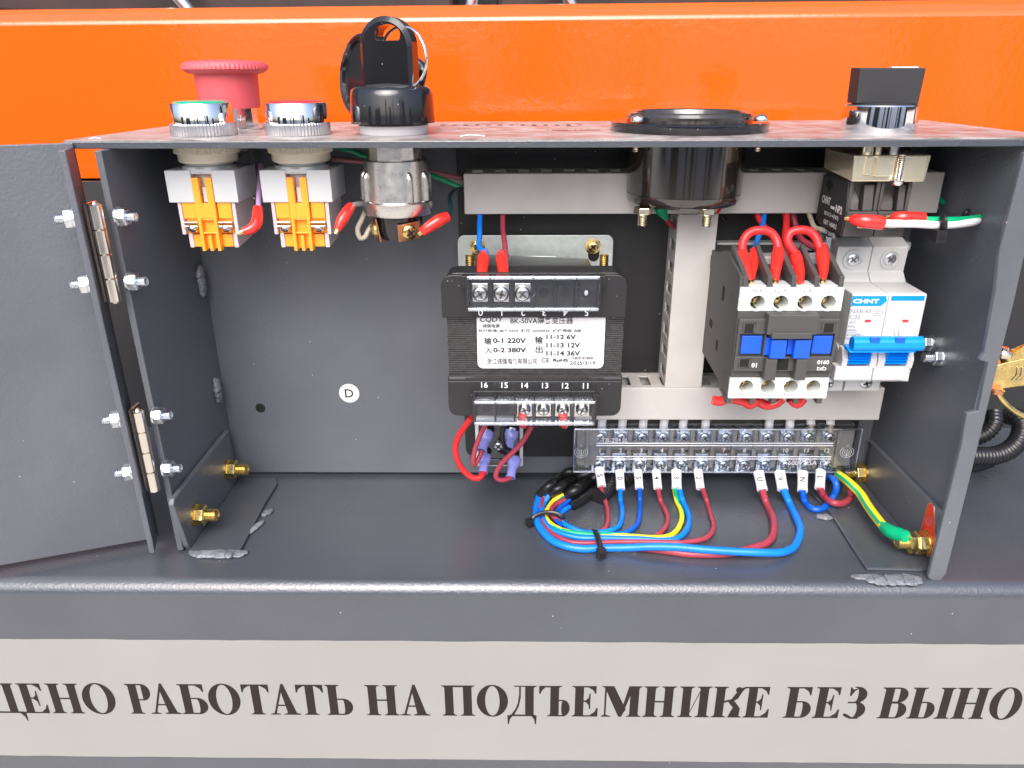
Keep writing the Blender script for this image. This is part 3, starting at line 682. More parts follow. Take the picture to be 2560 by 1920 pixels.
# emergency stop
cE = np.array([atY(581, 300, 398)[0], 398., PLATE])
t = thing('emergency_stop', 'red mushroom emergency stop button behind the green and red push buttons', 'stop button', cE)
build('collar', MBs(.9, .76).lathe([(16.2, 0), (16.4, 1), (16.2, 13.4), (15, 14)], 24, smooth=False), 'chrome', t)
build('mushroom_stem', MBs(.9, .76).lathe([(15.8, 13.6), (16.1, 16), (16.6, 32), (16.8, 34.2)], 48), 'red_rubber', t)
build('mushroom_head', MBs(.9, .76).lathe([(17, 33.8), (19.0, 34.2), (21.0, 35.4), (21.9, 36.5), (22.3, 36.8), (22.3, 39.0), (21.9, 39.6), (20.9, 40.9), (18, 41.7), (8, 42.3), (0, 42.4)], 240, rad=lambda i, j: 1+((.014 if i % 4 < 2 else -.014) if j in (4, 5) else 0)), 'red_rubber', t)
build('lower_barrel', MB().lathe([(8.5, -34), (9, -33), (9, -3.7)][::1], 12, smooth=False), 'chrome', t)

# black plug with handle on its metal socket
cP = np.array([atY(985, 325, 363.5)[0], 363.5, PLATE])
t = thing('cable_socket', 'round metal socket through the top plate right of the push buttons, with brass screw terminals', 'socket', cP)
build('white_collar', MBs(.97, .9).lathe([(15.6, 0), (16.0, .6), (16.4, 4.4), (15.5, 4.9)], 48), 'label_white', t)
z = -3.6
build('upper_barrel', MBs(.97, 1.07).lathe([(13.4, z-7.2), (13.4, z)], 14, smooth=False, a0=.15), 'zamak', t, bevel=.3)
b = MBs(.97, 1.07); b.lathe([(13.2, z-30.5), (16.4, z-30), (17.0, z-29), (17.2, z-24.5), (16.8, z-24), (16.0, z-23.8), (15.5, z-7), (14.9, z-6.6), (13, z-6.6)], 48)
build('body_barrel', b, 'zamak', t)
for a in (-2.55, -1.05, -.45, -2.95, .5):
    q = np.eye(4); c, s_ = math.cos(a), math.sin(a); q[:2, :2] = [[c, -s_], [s_, c]]; q[:2, :2] *= .97; q[2, 2] = 1.07
    b = MB(q); b.tube([(15.4, 0, z-12.4), (15.9, 0, z-13.5), (16.1, 0, z-23.6)], [1.4, 1.7, 1.7], 10, step=1); b.sphere((15.4, 0, z-12.6), 1.55, 10)
    build('grip_rib', b, 'zamak', t)
build('black_core', MBs(.97, 1.07).lathe([(6, z-42), (9.6, z-41), (11.2, z-37), (11.6, z-31)], 32), 'black_gloss', t)
for a, nm in ((-1.05, 0), (-2.75, 1)):
    c, s_ = math.cos(a), math.sin(a)
    q = axisframe((11.4*c, 11.4*s_, z-39.5), (c, s_, -.15))
    b = MB(q); b.box(-4.2, 4.2, -5.5, 5.5, -.4, .4); build('brass_tab', b, 'copper', t, bevel=.2)
    build('brass_screw', screw_head(MB(q@np.array([[1, 0, 0, 0], [0, 1, 0, 0], [0, 0, 1, .6], [0, 0, 0, 1.]])), 3.7, 2, rot=.5, mi2=1), ['gold', 'dark_steel'], t)
cQ = cP+Z_*4.6
q = np.eye(4); an = math.radians(-14); q[:2, :2] = [[math.cos(an), -math.sin(an)], [math.sin(an), math.cos(an)]]; q[:3, 3] = cQ
t = thing('plug_handle', 'black plug with an upright arched handle and a dusty cap, seated on the metal socket', 'plug', q)
build('cap_body', MBs(.97, .86).lathe([(19.8, .4), (19.8, 1), (19.2, 14), (18.6, 16.6), (17, 18.2), (14, 18.8), (0, 20.2)], 56), 'black_gloss', t)
# arched grip with a keyhole: outline minus hole, made as a ring strip
n = 40; H0, H1, hw = 16, 37.5, 13.2
def outl(u):   # closed outline, u in 0..1, starting at bottom left going up over and down
    if u < .3: return (-hw, H0+(H1-H0)*u/.3)
    if u < .7: a = math.pi*(1-(u-.3)/.4); return (hw*math.cos(a), H1+hw*1.05*math.sin(a))
    return (hw, H1-(H1-H0)*(u-.7)/.3)
hx, hz = 1.8, 42.6; hr, hh = 6.4, 4.8
def inner(u):
    p = outl(u); a = math.atan2(p[1]-hz, p[0]-hx); return (hx+hr*math.cos(a), max(hz-2.6, hz+hh*math.sin(a)))
us = [i/60 for i in range(61)]
O = [outl(u) for u in us]; I = [inner(u) for u in us]
v = []; f = []; th = 5.2
prof_o = [(-th, .86), (-th+1.6, 1.0), (th-1.6, 1.0), (th, .86)]
for (x, z_), (ix, iz) in zip(O, I):
    for y, k in prof_o: cx_, cz_ = 0, 34; kx = x*k; kz = cz_+(z_-cz_)*(k if z_ > cz_ else 1); v.append((kx, y, kz))
    v.append((ix, th, iz)); v.append((ix, -th, iz))
m6 = 6
for i in range(60):
    for j in range(m6): f.append((i*m6+j, i*m6+(j+1) % m6, (i+1)*m6+(j+1) % m6, (i+1)*m6+j))
# the open bottom below the hole (both ends of the strip share the cap)
f += [(0, 60*m6, 60*m6+5, 5), (3, 4, 60*m6+4, 60*m6+3), (5, 60*m6+5, 60*m6+4, 4)]
b = MBs(.93, .86); b.add(v, f); build('grip', b, 'black_gloss', t, bevel=.5)
kr = thing('split_key_ring', 'thin steel split ring hanging through the hole of the black plug handle', 'key ring', cQ+np.array([14, -5, 36]))
kc = atY(1010, 145, 361); uu = np.array([.80, -.58, -.12]); vv = np.array([.12, -.05, .99]); pts = []
for i in range(0, 62): a = 2*math.pi*i/31+1.; pts.append(kc+12.6*(uu*math.cos(a)*1.12+vv*math.sin(a))+np.cross(uu, vv)*(i/62*1.1))
build('ring_wire', MB().tube(pts, .52, 8, step=1.5), 'chrome', kr, world=True)
# round lid hanging behind
lc = atY(905, 190, 384)
q = axisframe(lc, (-.72, -.62, .15))
t = thing('socket_lid', 'round black rubber lid tilted open behind the plug handle', 'lid', q)
build('lid_disc', MB().lathe([(0, -1.8), (17, -1.8), (18.6, -.8), (18.9, .6), (18.2, 2.2), (16.8, 2.8), (15.6, 2.2), (15, .6), (11, .2), (0, .1)], 56), 'black_gloss', t)
b = MB(); a_, c_ = atY(1035, 150, 382), atY(1052, 192, 378); b.tube([a_, (a_+c_)/2+X_*1.5, c_, c_+np.array([-2, 2, -8])], [2, 3.2, 3, 2], 12, flat=.6); build('lid_hinge', b, 'black_gloss', t, world=True)

# round meter
cM = np.array([atY(1720, 325, 380)[0], 380., PLATE])
t = thing('round_meter', 'black round panel meter with a three screw flange in the top plate', 'meter', cM)
build('flange', MBs(1, .84).lathe([(36.6, 0), (36.9, .5), (36.9, 4.4), (36.2, 5.0), (31, 5.2)], 96), 'black_gloss', t)
build('bezel_ring', MBs(1, .84).lathe([(29.6, 4.5), (29.8, 8), (28.8, 9.6), (27.4, 10.2), (26, 9.6), (25, 7.4), (24.4, 6.2), (0, 6.2)], 80), 'smoke_gloss', t)
b = MB(); b.prism([(-5, -8), (5, -8), (4, -12), (-4, -12)], 'z', 6.25, 6.5); build('dial_mark', b, 'dusty_overlay', t)
for k, a in enumerate((math.radians(238), math.radians(302), math.radians(90))):
    p = np.array([33.0*math.cos(a)*.93, 33.0*math.sin(a)*.93, 5.0])
    p = [np.array([-27.2, -19, 5.]), np.array([28.6, -19, 5.]), np.array([0, 33, 5.])][k]
    q = np.eye(4); q[:3, 3] = p; build('dome_screw', MB(q).lathe([(3.1, 0), (3.2, .6), (2.7, 2.0), (1.4, 2.8), (0, 3.0)], 24), 'chrome', t)
    q = np.eye(4); q[:3, 3] = p-Z_*(5+3.6); q[2, 2] = -1
    b = MB(q); b.lathe([(3.6, 0), (3.6, .4)], 20); nutmb(5.6, 1.5, .4, b); b.lathe(thread(1.5, 4.6), 12); build('retaining_nut', b, 'pale_brass', t)
z = -3.6
build('meter_can', MB().lathe([(22, z-30.6), (25.2, z-30.2), (26.8, z-29.2), (27.5, z-27.6), (27.7, z-25.2), (27.35, z-25.1), (27.35, z-24.9), (27.8, z-24.8), (27.9, z)], 96), 'smoke_gloss', t)
for p, L_ in (((-21.5, -15, 0), 9), ((8.8, -17, 0), 9)):
    q = np.eye(4); q[:3, 3] = (p[0], p[1], z-30.2); q[2, 2] = -1; q[1, 1] = -1
    b = MB(q); nutmb(8.0, 3.4, 0, b); build('terminal_nut', b, 'pale_brass', t, bevel=.2, seg=1)
    q = q.copy(); q[2, 3] -= 3.4; build('terminal_stud', MB(q).lathe(thread(2.3, 5.6, .8), 16), 'pale_brass', t)

# selector switch
cS = np.array([atY(2193, 325, 364)[0], 364., PLATE])
q = np.eye(4); an = math.radians(2); q[:2, :2] = [[math.cos(an), -math.sin(an)], [math.sin(an), math.cos(an)]]; q[:3, 3] = cS
t = thing('selector_switch', 'black rotary selector switch with a chrome ring at the right end of the box', 'selector switch', q)
build('chrome_ring', MBs(.87, .86).lathe([(18.5, 0), (18.6, .8), (18.2, 13), (17.6, 13.7), (16.4, 13.9), (16.2, 12.6), (0, 12.6)], 64), 'chrome', t)
b = MBs(.79, .86); b.hexa([(-17.6, -6.5, 14.4), (17.9, -6.5, 13.8), (17.9, 6.5, 13.8), (-17.6, 6.5, 14.4)], [(-18.4, -6, 31.4), (18.8, -6, 31.2), (18.8, 6, 31.2), (-18.4, 6, 31.4)])
build('knob', b, 'matt_black', t, bevel=.5); MATS['matt_black']
build('knob_base', MBs(.79, .86).lathe([(15.6, 12.6), (15.6, 14.5), (0, 14.5)], 40), 'matt_black', t)
build('pointer_mark', MBs(.79, .86).box(1.5, 16.4, -1.6, 1.6, 31.2, 31.9), 'label_white', t)
# below the plate: brass coupling, spindle screws and black contact blocks
yb = 343.
pl_, pr_ = atY(2127, 480, yb-2), atY(2285, 480, yb-2)
xl, xr = pl_[0], pr_[0]; zt, zb = atY(2200, 388, yb-3)[2], atY(2200, 454, yb-3)[2]
b = MB(); yk = yb+31
b.hexa([(xl-.8, yb-3, zb), (xr+3.2, yb-3, zb), (xr+3.2, yk, zb+2), (xl-.8, yk, zb+2)], [(xl-1.5, yb-3, zt), (xr+4, yb-3, zt), (xr+4, yk, zt), (xl-1.5, yk, zt)])
cp = build('coupling', b, 'coupling_brass', t, bevel=.5, world=True)
b = MB(); xm = xl+(xr-xl)*.5
b.box(xl+3.4, xl+6.2, yb-4, yb-3, zb+3, zt-.6); b.box(xl+8, xm+2, yb-4.6, yb-3, zb+2.4, zt-.6); b.box(xr-7.5, xr+2, yb-4.4, yb-3, zb, zt-.2)
build('coupling_face', b, 'coupling_brass', t, bevel=.3, world=True)
build('dyed_recess', MB().box(xm+5.2, xr-8, yb-3.4, yb-2.9, zb+2, zt-3), 'teal_dye', t, world=True)
build('spring_screw', MB(axisframe((xm+4.4, yb-5, zb-1.2), Z_)).lathe([(2.2, 0), (2.6, .8), (2.6, 2.2), (1.3, 2.4)]+[(1.55-.3*(i % 2), 2.6+i*.42) for i in range(26)], 14), 'chrome', t, world=True)
for dx, r in ((-.24, 2.7), (-.08, 1.5), (.15, 2.3)):
    xx = xm+dx*30; build('spindle', MB().cyl((xx, yb+4, zt-.3), (xx, yb+4, PLATE-3.7), r, 14), 'pale_brass' if dx < .1 else 'satin_metal', t, world=True)
zc1 = atY(2200, 591, yb)[2]; zmid = atY(2200, 528, yb)[2]
for k in range(2):       # two contact blocks side by side
    a0 = xl+.2+k*(xr-xl)/2; a1 = a0+(xr-xl)/2-.35; w_ = a1-a0
    b = MB(); b.box(a0, a1, yb+5.5, yk-1, zc1, zb-.1)
    b.box(a0, a0+1.6, yb, yb+5.5, zmid, zb-.1); b.box(a1-1.6, a1, yb, yb+5.5, zmid, zb-.1)
    b.hexa([(a0, yb-.6, zc1), (a1, yb-.6, zc1), (a1, yb+5.6, zc1), (a0, yb+5.6, zc1)], [(a0, yb-1.8, zmid), (a1, yb-1.8, zmid), (a1, yb+5.6, zmid), (a0, yb+5.6, zmid)])
    build('contact_block', b, 'contactor_grey', t, bevel=.35, world=True)
    b = MB(); m_ = a0+w_*(.42+.1*k)
    b.hexa([(a0+2, yb+.8, zmid+.2), (m_, yb+.8, zmid+.2), (m_-1, yb+5.4, zmid+7), (a0+2, yb+5.4, zmid+7)], [(a0+2, yb+1.6, zmid+3.4), (m_, yb+1.6, zmid+4.4), (m_-1, yb+5.5, zb-4), (a0+2, yb+5.5, zb-4)])
    b.hexa([(m_+1.4, yb-.2, zmid+.2), (a1-2.1, yb-.2, zmid+.2), (a1-2.1, yb+5, zmid+.2), (m_+1.4, yb+5, zmid+.2)], [(m_+1.4, yb+1.5, zb-2), (a1-2.1, yb+1.5, zb-2), (a1-2.1, yb+5, zb-2), (m_+1.4, yb+5, zb-2)])
    build('contact_carrier', b, 'contactor_grey', t, bevel=.3, world=True)
    build('terminal_tab', MB().box(a0+w_*.35, a0+w_*.62, yb-3.2, yb+1, zmid-7, zmid-3.4), 'pale_brass', t, bevel=.2, world=True)
xs_ = xl+.1
b = MB(); b.prism([(yb+1, zb-.2), (yk-.5, zb-1), (yk+1.5, zb-22), (yk, zc1+2), (yb+.2, zc1), (yb-1.2, zmid)], 'x', xs_-.6, xs_)
build('side_cover', b, 'matt_black', t, bevel=.2, world=True)
b = MB(); up_ = np.array([0, .02, 1.]); rt_ = np.array([0, -1, 0.])
def side_text(s_, y, z_, w, h, bold=.02): text(b, s_, (xs_-.66, y, z_), w=w, h=h, right=rt_, up=up_, bold=bold)
zz = zb
side_text('CHNT', yb+22.5, zz-11.8, 10.5, 3.6, .045); side_text('NP2', yb+6.5, zz-13.6, 7.5, 3.4, .035); b.box(xs_-.7, xs_-.62, yb+11.5, yb+16, zz-14.6, zz-13.4)
side_text('BE101.3~4(NO)', yb+14, zz-17.8, 17, 2.3); side_text('GB/T 14048.5', yb+14, zz-21.6, 16, 2.2); side_text('Ui=690V  Ith=10A', yb+15, zz-25.8, 19, 2.2)
q = axisframe((xs_-.66, yb+24, zz-29.8), -X_); o_ = MB(q); o_.lathe([(2.5, 0), (2.5, .05), (2.15, .05), (2.15, 0)], 28); b.v += o_.v; b.f += [[i+len(b.v)-len(o_.v) for i in ff] for ff in o_.f]; b.mi += o_.mi; b.sm += o_.sm
side_text('CCC', yb+24, zz-29.8, 3.2, 1.7)
build('printed_text', b, 'ink_white', t, world=True)
b = MB(); 
for yy in (yb+19, yb+24): b.cyl((xs_-.75, yy, zb-4.5), (xs_-.1, yy, zb-4.5), 1.4, 16)
b.box(xs_-.8, xs_-.1, yb+20.4, yb+22.6, zb-7.5, zb-2.2); build('rivet_hole', b, 'pit', t, world=True)
build('terminal_clip', MB().box(xs_-1.6, xs_+1, yb+13, yb+16, zz-34.5, zz-27.5), 'chrome', t, bevel=.2, world=True)
# ================================================================ WIRING DUCTS
yD = 381.; yBk = 404.2
def duct(name_label, x0, x1, z0, z1, ax, slots=True, y=yD, tilt=0.):
    t = thing('wiring_duct', name_label, 'wiring duct', ((x0+x1)/2, y, z0), group='light grey slotted wiring ducts on the mounting plate')
    b = MB(); b.box(x0-.3, x1+.3, y, y+1.4, z0-.3, z1+.3); build('duct_lid', b, 'duct', t, bevel=.5, world=True)
    if ax == 'x': sides = [((x0, x1), z0, -1), ((x0, x1), z1-1.2, 1)]
    else: sides = [((z0, z1), x0, -1), ((z0, z1), x1-1.2, 1)]
    build('duct_base', MB().box(x0, x1, yBk-1.2, yBk, z0, z1), 'duct', t, world=True)
    for (a, c), q, s_ in sides:
        b = MB(); L_ = c-a; n = max(1, round(L_/11.6)); p = L_/n
        # a wall with a row of rounded slots: rails + posts
        def W(u0, u1, v0, v1):
            if ax == 'x': b.box(u0, u1, v0, v1, q, q+1.2)
            else: b.box(q, q+1.2, v0, v1, u0, u1)
        W(a, c, y+1.4, y+5); W(a, c, yBk-5, yBk-1.2)
        for k in range(n+1): W(max(a, a+k*p-3.1), min(c, a+k*p+3.1), y+5, yBk-5)
        build('slotted_wall', b, 'duct', t, bevel=.3, world=True)
    return t
a, c = atY(1160, 436, yD), atY(2342, 527, yD)
duct('long grey wiring duct across the top behind the meter', a[0], c[0], atY(1700, 533, yD)[2], atY(1700, 434, yD)[2], 'x')
zt_ = atY(1745, 534, yD)[2]
duct('vertical grey wiring duct with a slotted side between transformer and contactor', atY(1697, 540, yD)[0], atY(1795, 540, yD)[0], atY(1700, 969, yD)[2], zt_-.6, 'z')
zl1, zl0 = atY(1900, 971, yD)[2], atY(1900, 1049, yD)[2]
duct('grey wiring duct above the terminal block', atY(1440, 1000, yD)[0], atY(2206, 1000, yD)[0], zl0, zl1, 'x')
for px, py in ((2344, 441), (2208, 1022)):
    p = atY(px, py, 392); 
# DIN rail behind contactor and breaker
x0, x1 = atY(1790, 600, 400)[0], XR+2; z0 = atY(1900, 615, 400)[2]
t = thing('mounting_rail', 'grey mounting rail behind the top of the contactor', 'rail', (x0, 398, z0))
build('rail_bar', MB().box(x0, x1, 397, 404, z0-2, z0+2.4), 'grey_plastic', t, bevel=.5, world=True)

# ================================================================ TRANSFORMER
yT = 333.
def TX(px, py, y=yT): return atY(px, py, y)
ct = TX(1335, 870, 365)
tr = thing('transformer', 'black transformer with a white printed label and two clear covered terminal rows', 'transformer', ct)
# galvanised foot bracket against the plate
A0, A1, A2, A3 = TX(1147, 690, 399), TX(1529, 690, 399), TX(1529, 590, 399), TX(1147, 588, 399)
x0, x1, z0, z1 = A0[0], A1[0], A0[2]-4, A3[2]
R_ = 3.5; cor = lambda cx_, cz_, a0: [(cx_+R_*math.cos(math.radians(a0+k*22.5)), cz_+R_*math.sin(math.radians(a0+k*22.5))) for k in range(5)]
b = MB(); b.prism([(x0, z0)]+[(x1, z0)]+cor(x1-R_, z1-R_, 0)+cor(x0+R_, z1-R_, 90), 'y', 398, 399.6); b.box((x0+x1)/2-11, (x0+x1)/2+11, 397.5, 398, z1-12.5, z1-11)
build('foot_bracket', b, 'galv', tr, bevel=.4, world=True)
b = MB(); b.prism([(x0+17, z0), (x1-15, z0), (x1-18, z1-16), (x1-22, z1-14.2), (x0+22, z1-13.6), (x0+19, z1-15)], 'y', 396.6, 398.02); build('bracket_pad', b, 'galv', tr, bevel=.5, world=True)
for px in (1193, 1482):
    p = TX(px, 616, 397.6); s_ = TX(px+2, 640, 397.9)
    b = MB(); b.prism([(s_[0]-3+3*(1-math.cos(a)), s_[2]-3*math.sin(a)) for a in np.linspace(0, math.pi, 9)]+[(s_[0]+3, s_[2]+8), (s_[0]-3, s_[2]+8)], 'y', 397.88, 397.98); build('bracket_slot', b, 'pit', tr, world=True)
    q = axisframe(p, -Y_); b = MB(q); b.lathe([(4.0, -.2), (4.0, .5), (3.2, .6)], 24); build('washer', b, 'gold', tr, world=True)
    build('mounting_screw', screw_head(MB(axisframe(p-Y_*.5, -Y_)), 3.0, 2.2, rot=.75, mi2=1), ['gold', 'dark_steel'], tr, world=True)
for px in (1176, 1508):
    p0 = TX(px, 690, 372); q = np.eye(4); q[:3, 3] = p0
    b = MB(q); b.lathe(thread(2.4, 10.5), 14); build('clamp_stud', b, 'gold', tr, world=True)
    q = q.copy(); q[2, 3] -= 1.5; build('clamp_nut', nutmb(9, 3.6, 0, MB(q)), 'gold', tr, world=True)
# laminated core
xa, xb_ = TX(1120, 860, 336)[0], TX(1556, 860, 336)[0]; za, zb = TX(1300, 945, 336)[2], TX(1300, 793, 336)[2]
b = MB(); nL = 33; h_ = (zb-za)/nL
for k in range(nL): b.box(xa+random.uniform(-.25, .25), xb_+random.uniform(-.25, .25), 335.6+random.uniform(-.15, .15), 392, za+k*h_, za+k*h_+h_*.72)
b.box(xa+1, xb_-1, 336.6, 391, za, zb)
build('core_lamination', b, 'lamin', tr, world=True, kind='stuff')
# upper bobbin housing
def rbox(x0, x1, z0, z1, y0, y1, r, top=True, mb=None):
    mb = mb or MB(); P = []
    if top: P = [(x0, z0), (x1, z0)]+[(x1-r+r*math.cos(a), z1-r+r*math.sin(a)) for a in np.linspace(0, math.pi/2, 6)]+[(x0+r+r*math.cos(a), z1-r+r*math.sin(a)) for a in np.linspace(math.pi/2, math.pi, 6)]
    else: P = [(x1, z1), (x0, z1)]+[(x0+r+r*math.cos(a), z0+r+r*math.sin(a)) for a in np.linspace(math.pi, 1.5*math.pi, 6)]+[(x1-r+r*math.cos(a), z0+r+r*math.sin(a)) for a in np.linspace(1.5*math.pi, 2*math.pi, 6)]
    return mb.prism(P, 'y', y0, y1)
xa, xb_ = TX(1103, 740)[0], TX(1566, 740)[0]; z0, z1 = TX(1300, 794)[2], TX(1300, 687)[2]
build('upper_housing', rbox(xa, xb_, z0, z1, yT-.4, yT+2.4, 5), 'black_plastic', tr, bevel=.4, world=True)
build('housing_rim', rbox(xa+1.5, xb_-.8, z0+2, z1+.4, yT+2.4, yT+16, 5), 'black_plastic', tr, bevel=.5, world=True)
q0, q1 = TX(1183, 655, 372), TX(1478, 660, 372)
build('coil_cover', MB().hexa([(xa+14, yT+10, z1-2), (xb_-14, yT+10, z1-2), (xb_-14, 388, z1-8), (xa+14, 388, z1-8)], [(xa+15, yT+12, z1+.6), (xb_-15, yT+12, z1+.6), (q1[0], 388, q1[2]-1), (q0[0], 388, q0[2]+.5)]), 'black_plastic', tr, bevel=.6, world=True)
def terminal_row(x0, x1, z0, z1, yb, yf, nslots, screws, m_, screwr, holes, zscrew, boots=None):
    """recessed tray with partitions, screws and a clear cover in front"""
    b = MB(); b.box(x0-1.6, x1+1.6, yb, yT, z0-1, z1+1.4); b.box(x0-1.6, x0, yf+1, yb, z0-1, z1+1.2); b.box(x1, x1+1.6, yf+1, yb, z0-1, z1+1.2)
    for s_ in (-1, 1): xx = x0-3.2 if s_ < 0 else x1+1.6; b.box(xx, xx+1.8, yb-2, yb+3, z1-5, z1+.5)
    build('terminal_tray', b, 'black_plastic', tr, bevel=.3, world=True)
    p = (x1-x0)/nslots
    for k in range(1, nslots): build('partition', MB().box(x0+k*p-.45, x0+k*p+.45, yf+2.0, yb, z0-.5, z1+.8), 'black_plastic', tr, bevel=.15, world=True)
    for k in range(nslots):
        cx_ = x0+(k+.5)*p
        if k in screws:
            build('clamp_plate', MB().box(cx_-3.6, cx_+3.6, yb-.9, yb-.1, zscrew-3.9, zscrew+4.6), m_, tr, bevel=.2, world=True)
            build('terminal_screw', screw_head(MB(axisframe((cx_, yb-1, zscrew), -Y_)), screwr, 2.0, rot=random.uniform(0, 1.5), mi2=1), [m_, 'cross_shade'], tr, world=True)
        elif k in holes:
            b = MB(axisframe((cx_, yb-.05, zscrew), -Y_)); b.lathe([(2.3, 0), (2.3, .06), (0, .06)], 20, 0)
            if holes[k]: b.sphere((0, 0, .2), 1.3, 10, mi=1, sc=(1, .7, .2))
            build('screw_hole', b, ['pit', 'label_white'], tr, world=True)
    b = MB(); y0, y1 = yf, yf+1.1
    b.box(x0-.8, x1+.8, y0, y1, z0-1.2, z1+1.2); b.box(x0-.8, x1+.8, y1, yf+6, z1+.1, z1+1.2); b.box(x0-.8, x1+.8, y1, yf+6, z0-1.2, z0-.1); b.box(x0-.8, x0+.2, y1, yf+6, z0-.1, z1+.1); b.box(x1-.2, x1+.8, y1, yf+6, z0-.1, z1+.1)
    cc = build('clear_cover', b, 'clear_cover', tr, bevel=.5, world=True)
    for zz_, hh_ in ((z1-.2, 1.5), (z0-1.25, 1.6)): build('cover_edge', MB().box(x0-.75, x1+.75, y0-.12, y0+2.2, zz_, zz_+hh_), 'clear_edge', cc, bevel=.4, world=True)
    cx_ = (x0+x1)/2-1; zc_ = (z0+z1)/2
    bolt = [(cx_-.2, zc_+4.2), (cx_-3.3, zc_-.5), (cx_-.9, zc_-.5), (cx_-1.4, zc_-4.6), (cx_+2.2, zc_+.9), (cx_-.2, zc_+.9)]
    b = MB(); b.tube([(x, yf-.05, z) for x, z in bolt]+[(bolt[0][0], yf-.05, bolt[0][1])], .14, 5, step=50); build('embossed_bolt_sign', b, 'clear_sleeve', cc, world=True)
yf = 325.
xa, xb_ = TX(1172, 735, yf)[0], TX(1495, 735, yf)[0]; z0, z1 = TX(1300, 772, yf)[2], TX(1300, 698, yf)[2]
terminal_row(xa, xb_, z0, z1, yT-2.4, yf, 6, (0, 1, 2), 'screw_silver', 3.5, {3: 0, 4: 0, 5: 1}, TX(1300, 733, yT-3)[2])
b = MB(); zz = TX(1200, 781, yT-.5)[2]
for k, s_ in enumerate('012345'): text(b, s_, (TX(1201.5+k*53, 781, yT)[0], yT-.5, zz), h=3.4, right=-X_, up=-Z_, bold=.008)
build('printed_numbers', b, 'ink_white', tr, world=True)
# label
lz1, lz0 = TX(1300, 791, 334.6)[2], TX(1300, 921, 334.6)[2]; lx0, lx1 = TX(1193, 860, 334.6)[0], TX(1511, 860, 334.6)[0]; yl = 334.7
r_ = 2.6; P = [(lx0, lz1), (lx0, lz0+r_)]+[(lx0+r_-r_*math.cos(a), lz0+r_-r_*math.sin(a)) for a in np.linspace(0, math.pi/2, 6)]+[(lx1-r_+r_*math.sin(a), lz0+r_-r_*math.cos(a)) for a in np.linspace(0, math.pi/2, 6)]+[(lx1, lz1)]
build('rating_label', MB().prism(P, 'y', yl, yl+.6), 'label_white', tr, world=True)
b = MB()
def LT(s_, u0, u1, v0, v1, bold=.0, shear=0):   # u,v in zoom pixels of the label close-up (scale .1899, origin 1120,740)
    p = TX(1120+(u0+u1)/2*.1899, 740+(v0+v1)/2*.1899, yl); pa = TX(1120+u0*.1899, 740+v0*.1899, yl); pb = TX(1120+u1*.1899, 740+v1*.1899, yl)
    text(b, s_, p-Y_*.08, w=pb[0]-pa[0], h=pa[2]-pb[2], bold=bold, shear=shear)
LT('CQDY', 418, 722, 278, 350, .02, .15); LT('诚强电源', 455, 680, 370, 418, .02); LT('BK-50VA隔离变压器', 822, 1648, 278, 368, .015)
LT('执行标准: JB/T 5555  频率: 50/60HZ  绝缘等级: B级', 398, 1758, 436, 482, .02)
LT('输', 475, 578, 545, 640, .02); LT('0-1 220V', 592, 1028, 552, 620, .035); LT('入', 484, 580, 672, 758, .02); LT('0-2 380V', 595, 1030, 678, 744, .035)
LT('输', 1145, 1250, 530, 628, .02); LT('出', 1152, 1248, 655, 750, .02)
LT('11-12 6V', 1295, 1685, 506, 570, .035); LT('11-13 12V', 1295, 1740, 616, 680, .035); LT('11-14 36V', 1295, 1740, 722, 786, .035)
LT('浙江诚强电气有限公司', 512, 1175, 818, 898, .015); LT('CE', 1232, 1332, 815, 875, .02); LT('RoHS', 1384, 1580, 822, 866, .045); LT('2025/3/19', 1608, 1940, 858, 906, .02)
u = 1635
while u < 1920:
    w_ = random.choice((4, 6, 9)); pa = TX(1120+u*.1899, 740+800*.1899, yl); pb = TX(1120+(u+w_)*.1899, 740+835*.1899, yl); b.box(pa[0], pb[0], yl-.1, yl-.06, pb[2], pa[2]); u += w_+random.choice((4, 7, 10))
build('printed_text', b, 'ink', tr, world=True)
# lower half
zA, zB = TX(1300, 958, 331)[2], TX(1300, 938, 336)[2]
xa, xb_ = TX(1120, 950, 334)[0], TX(1556, 950, 334)[0]
build('glossy_tape', MB().hexa([(xa, 331.5, zA-1), (xb_, 331.5, zA-1), (xb_, 345, zA-1), (xa, 345, zA-1)], [(xa, 335.2, zB), (xb_, 335.2, zB), (xb_, 345, zB), (xa, 345, zB)]), 'smoke_gloss', tr, bevel=.6, world=True)
yl2 = 330.
xa, xb_ = TX(1121, 1000, yl2)[0], TX(1553, 1000, yl2)[0]; z1, z0 = TX(1300, 953, yl2)[2], TX(1300, 1040, yl2)[2]
build('lower_housing', rbox(xa, xb_, z0, z1, yl2, yl2+3, 4.5, top=False), 'black_plastic', tr, bevel=.4, world=True)
build('lower_body', MB().box(xa+8, xb_-8, yl2+3, 390, z0+4, z1), 'black_plastic', tr, bevel=.5, world=True)
b = MB()
for k, s_ in enumerate(('16', '15', '14', '13', '12', '11')): text(b, s_, TX(1211+k*50.6, 962.5+k*.4, yl2)-Y_*.1, h=2.9, bold=.012)
build('printed_numbers', b, 'ink_white', tr, world=True)
yf = 316.; xa, xb_ = TX(1188, 1030, yf)[0], TX(1484, 1030, yf)[0]; z1, z0 = -141.0, TX(1300, 1058, yf)[2]
yTs = yT; yT = 331.
terminal_row(xa, xb_, z0, z1, 327.5, yf, 6, (2, 3, 4, 5), 'screw_silver', 3.0, {0: 0, 1: 0}, atY(1300, 1024, 326)[2])
yT = yTs

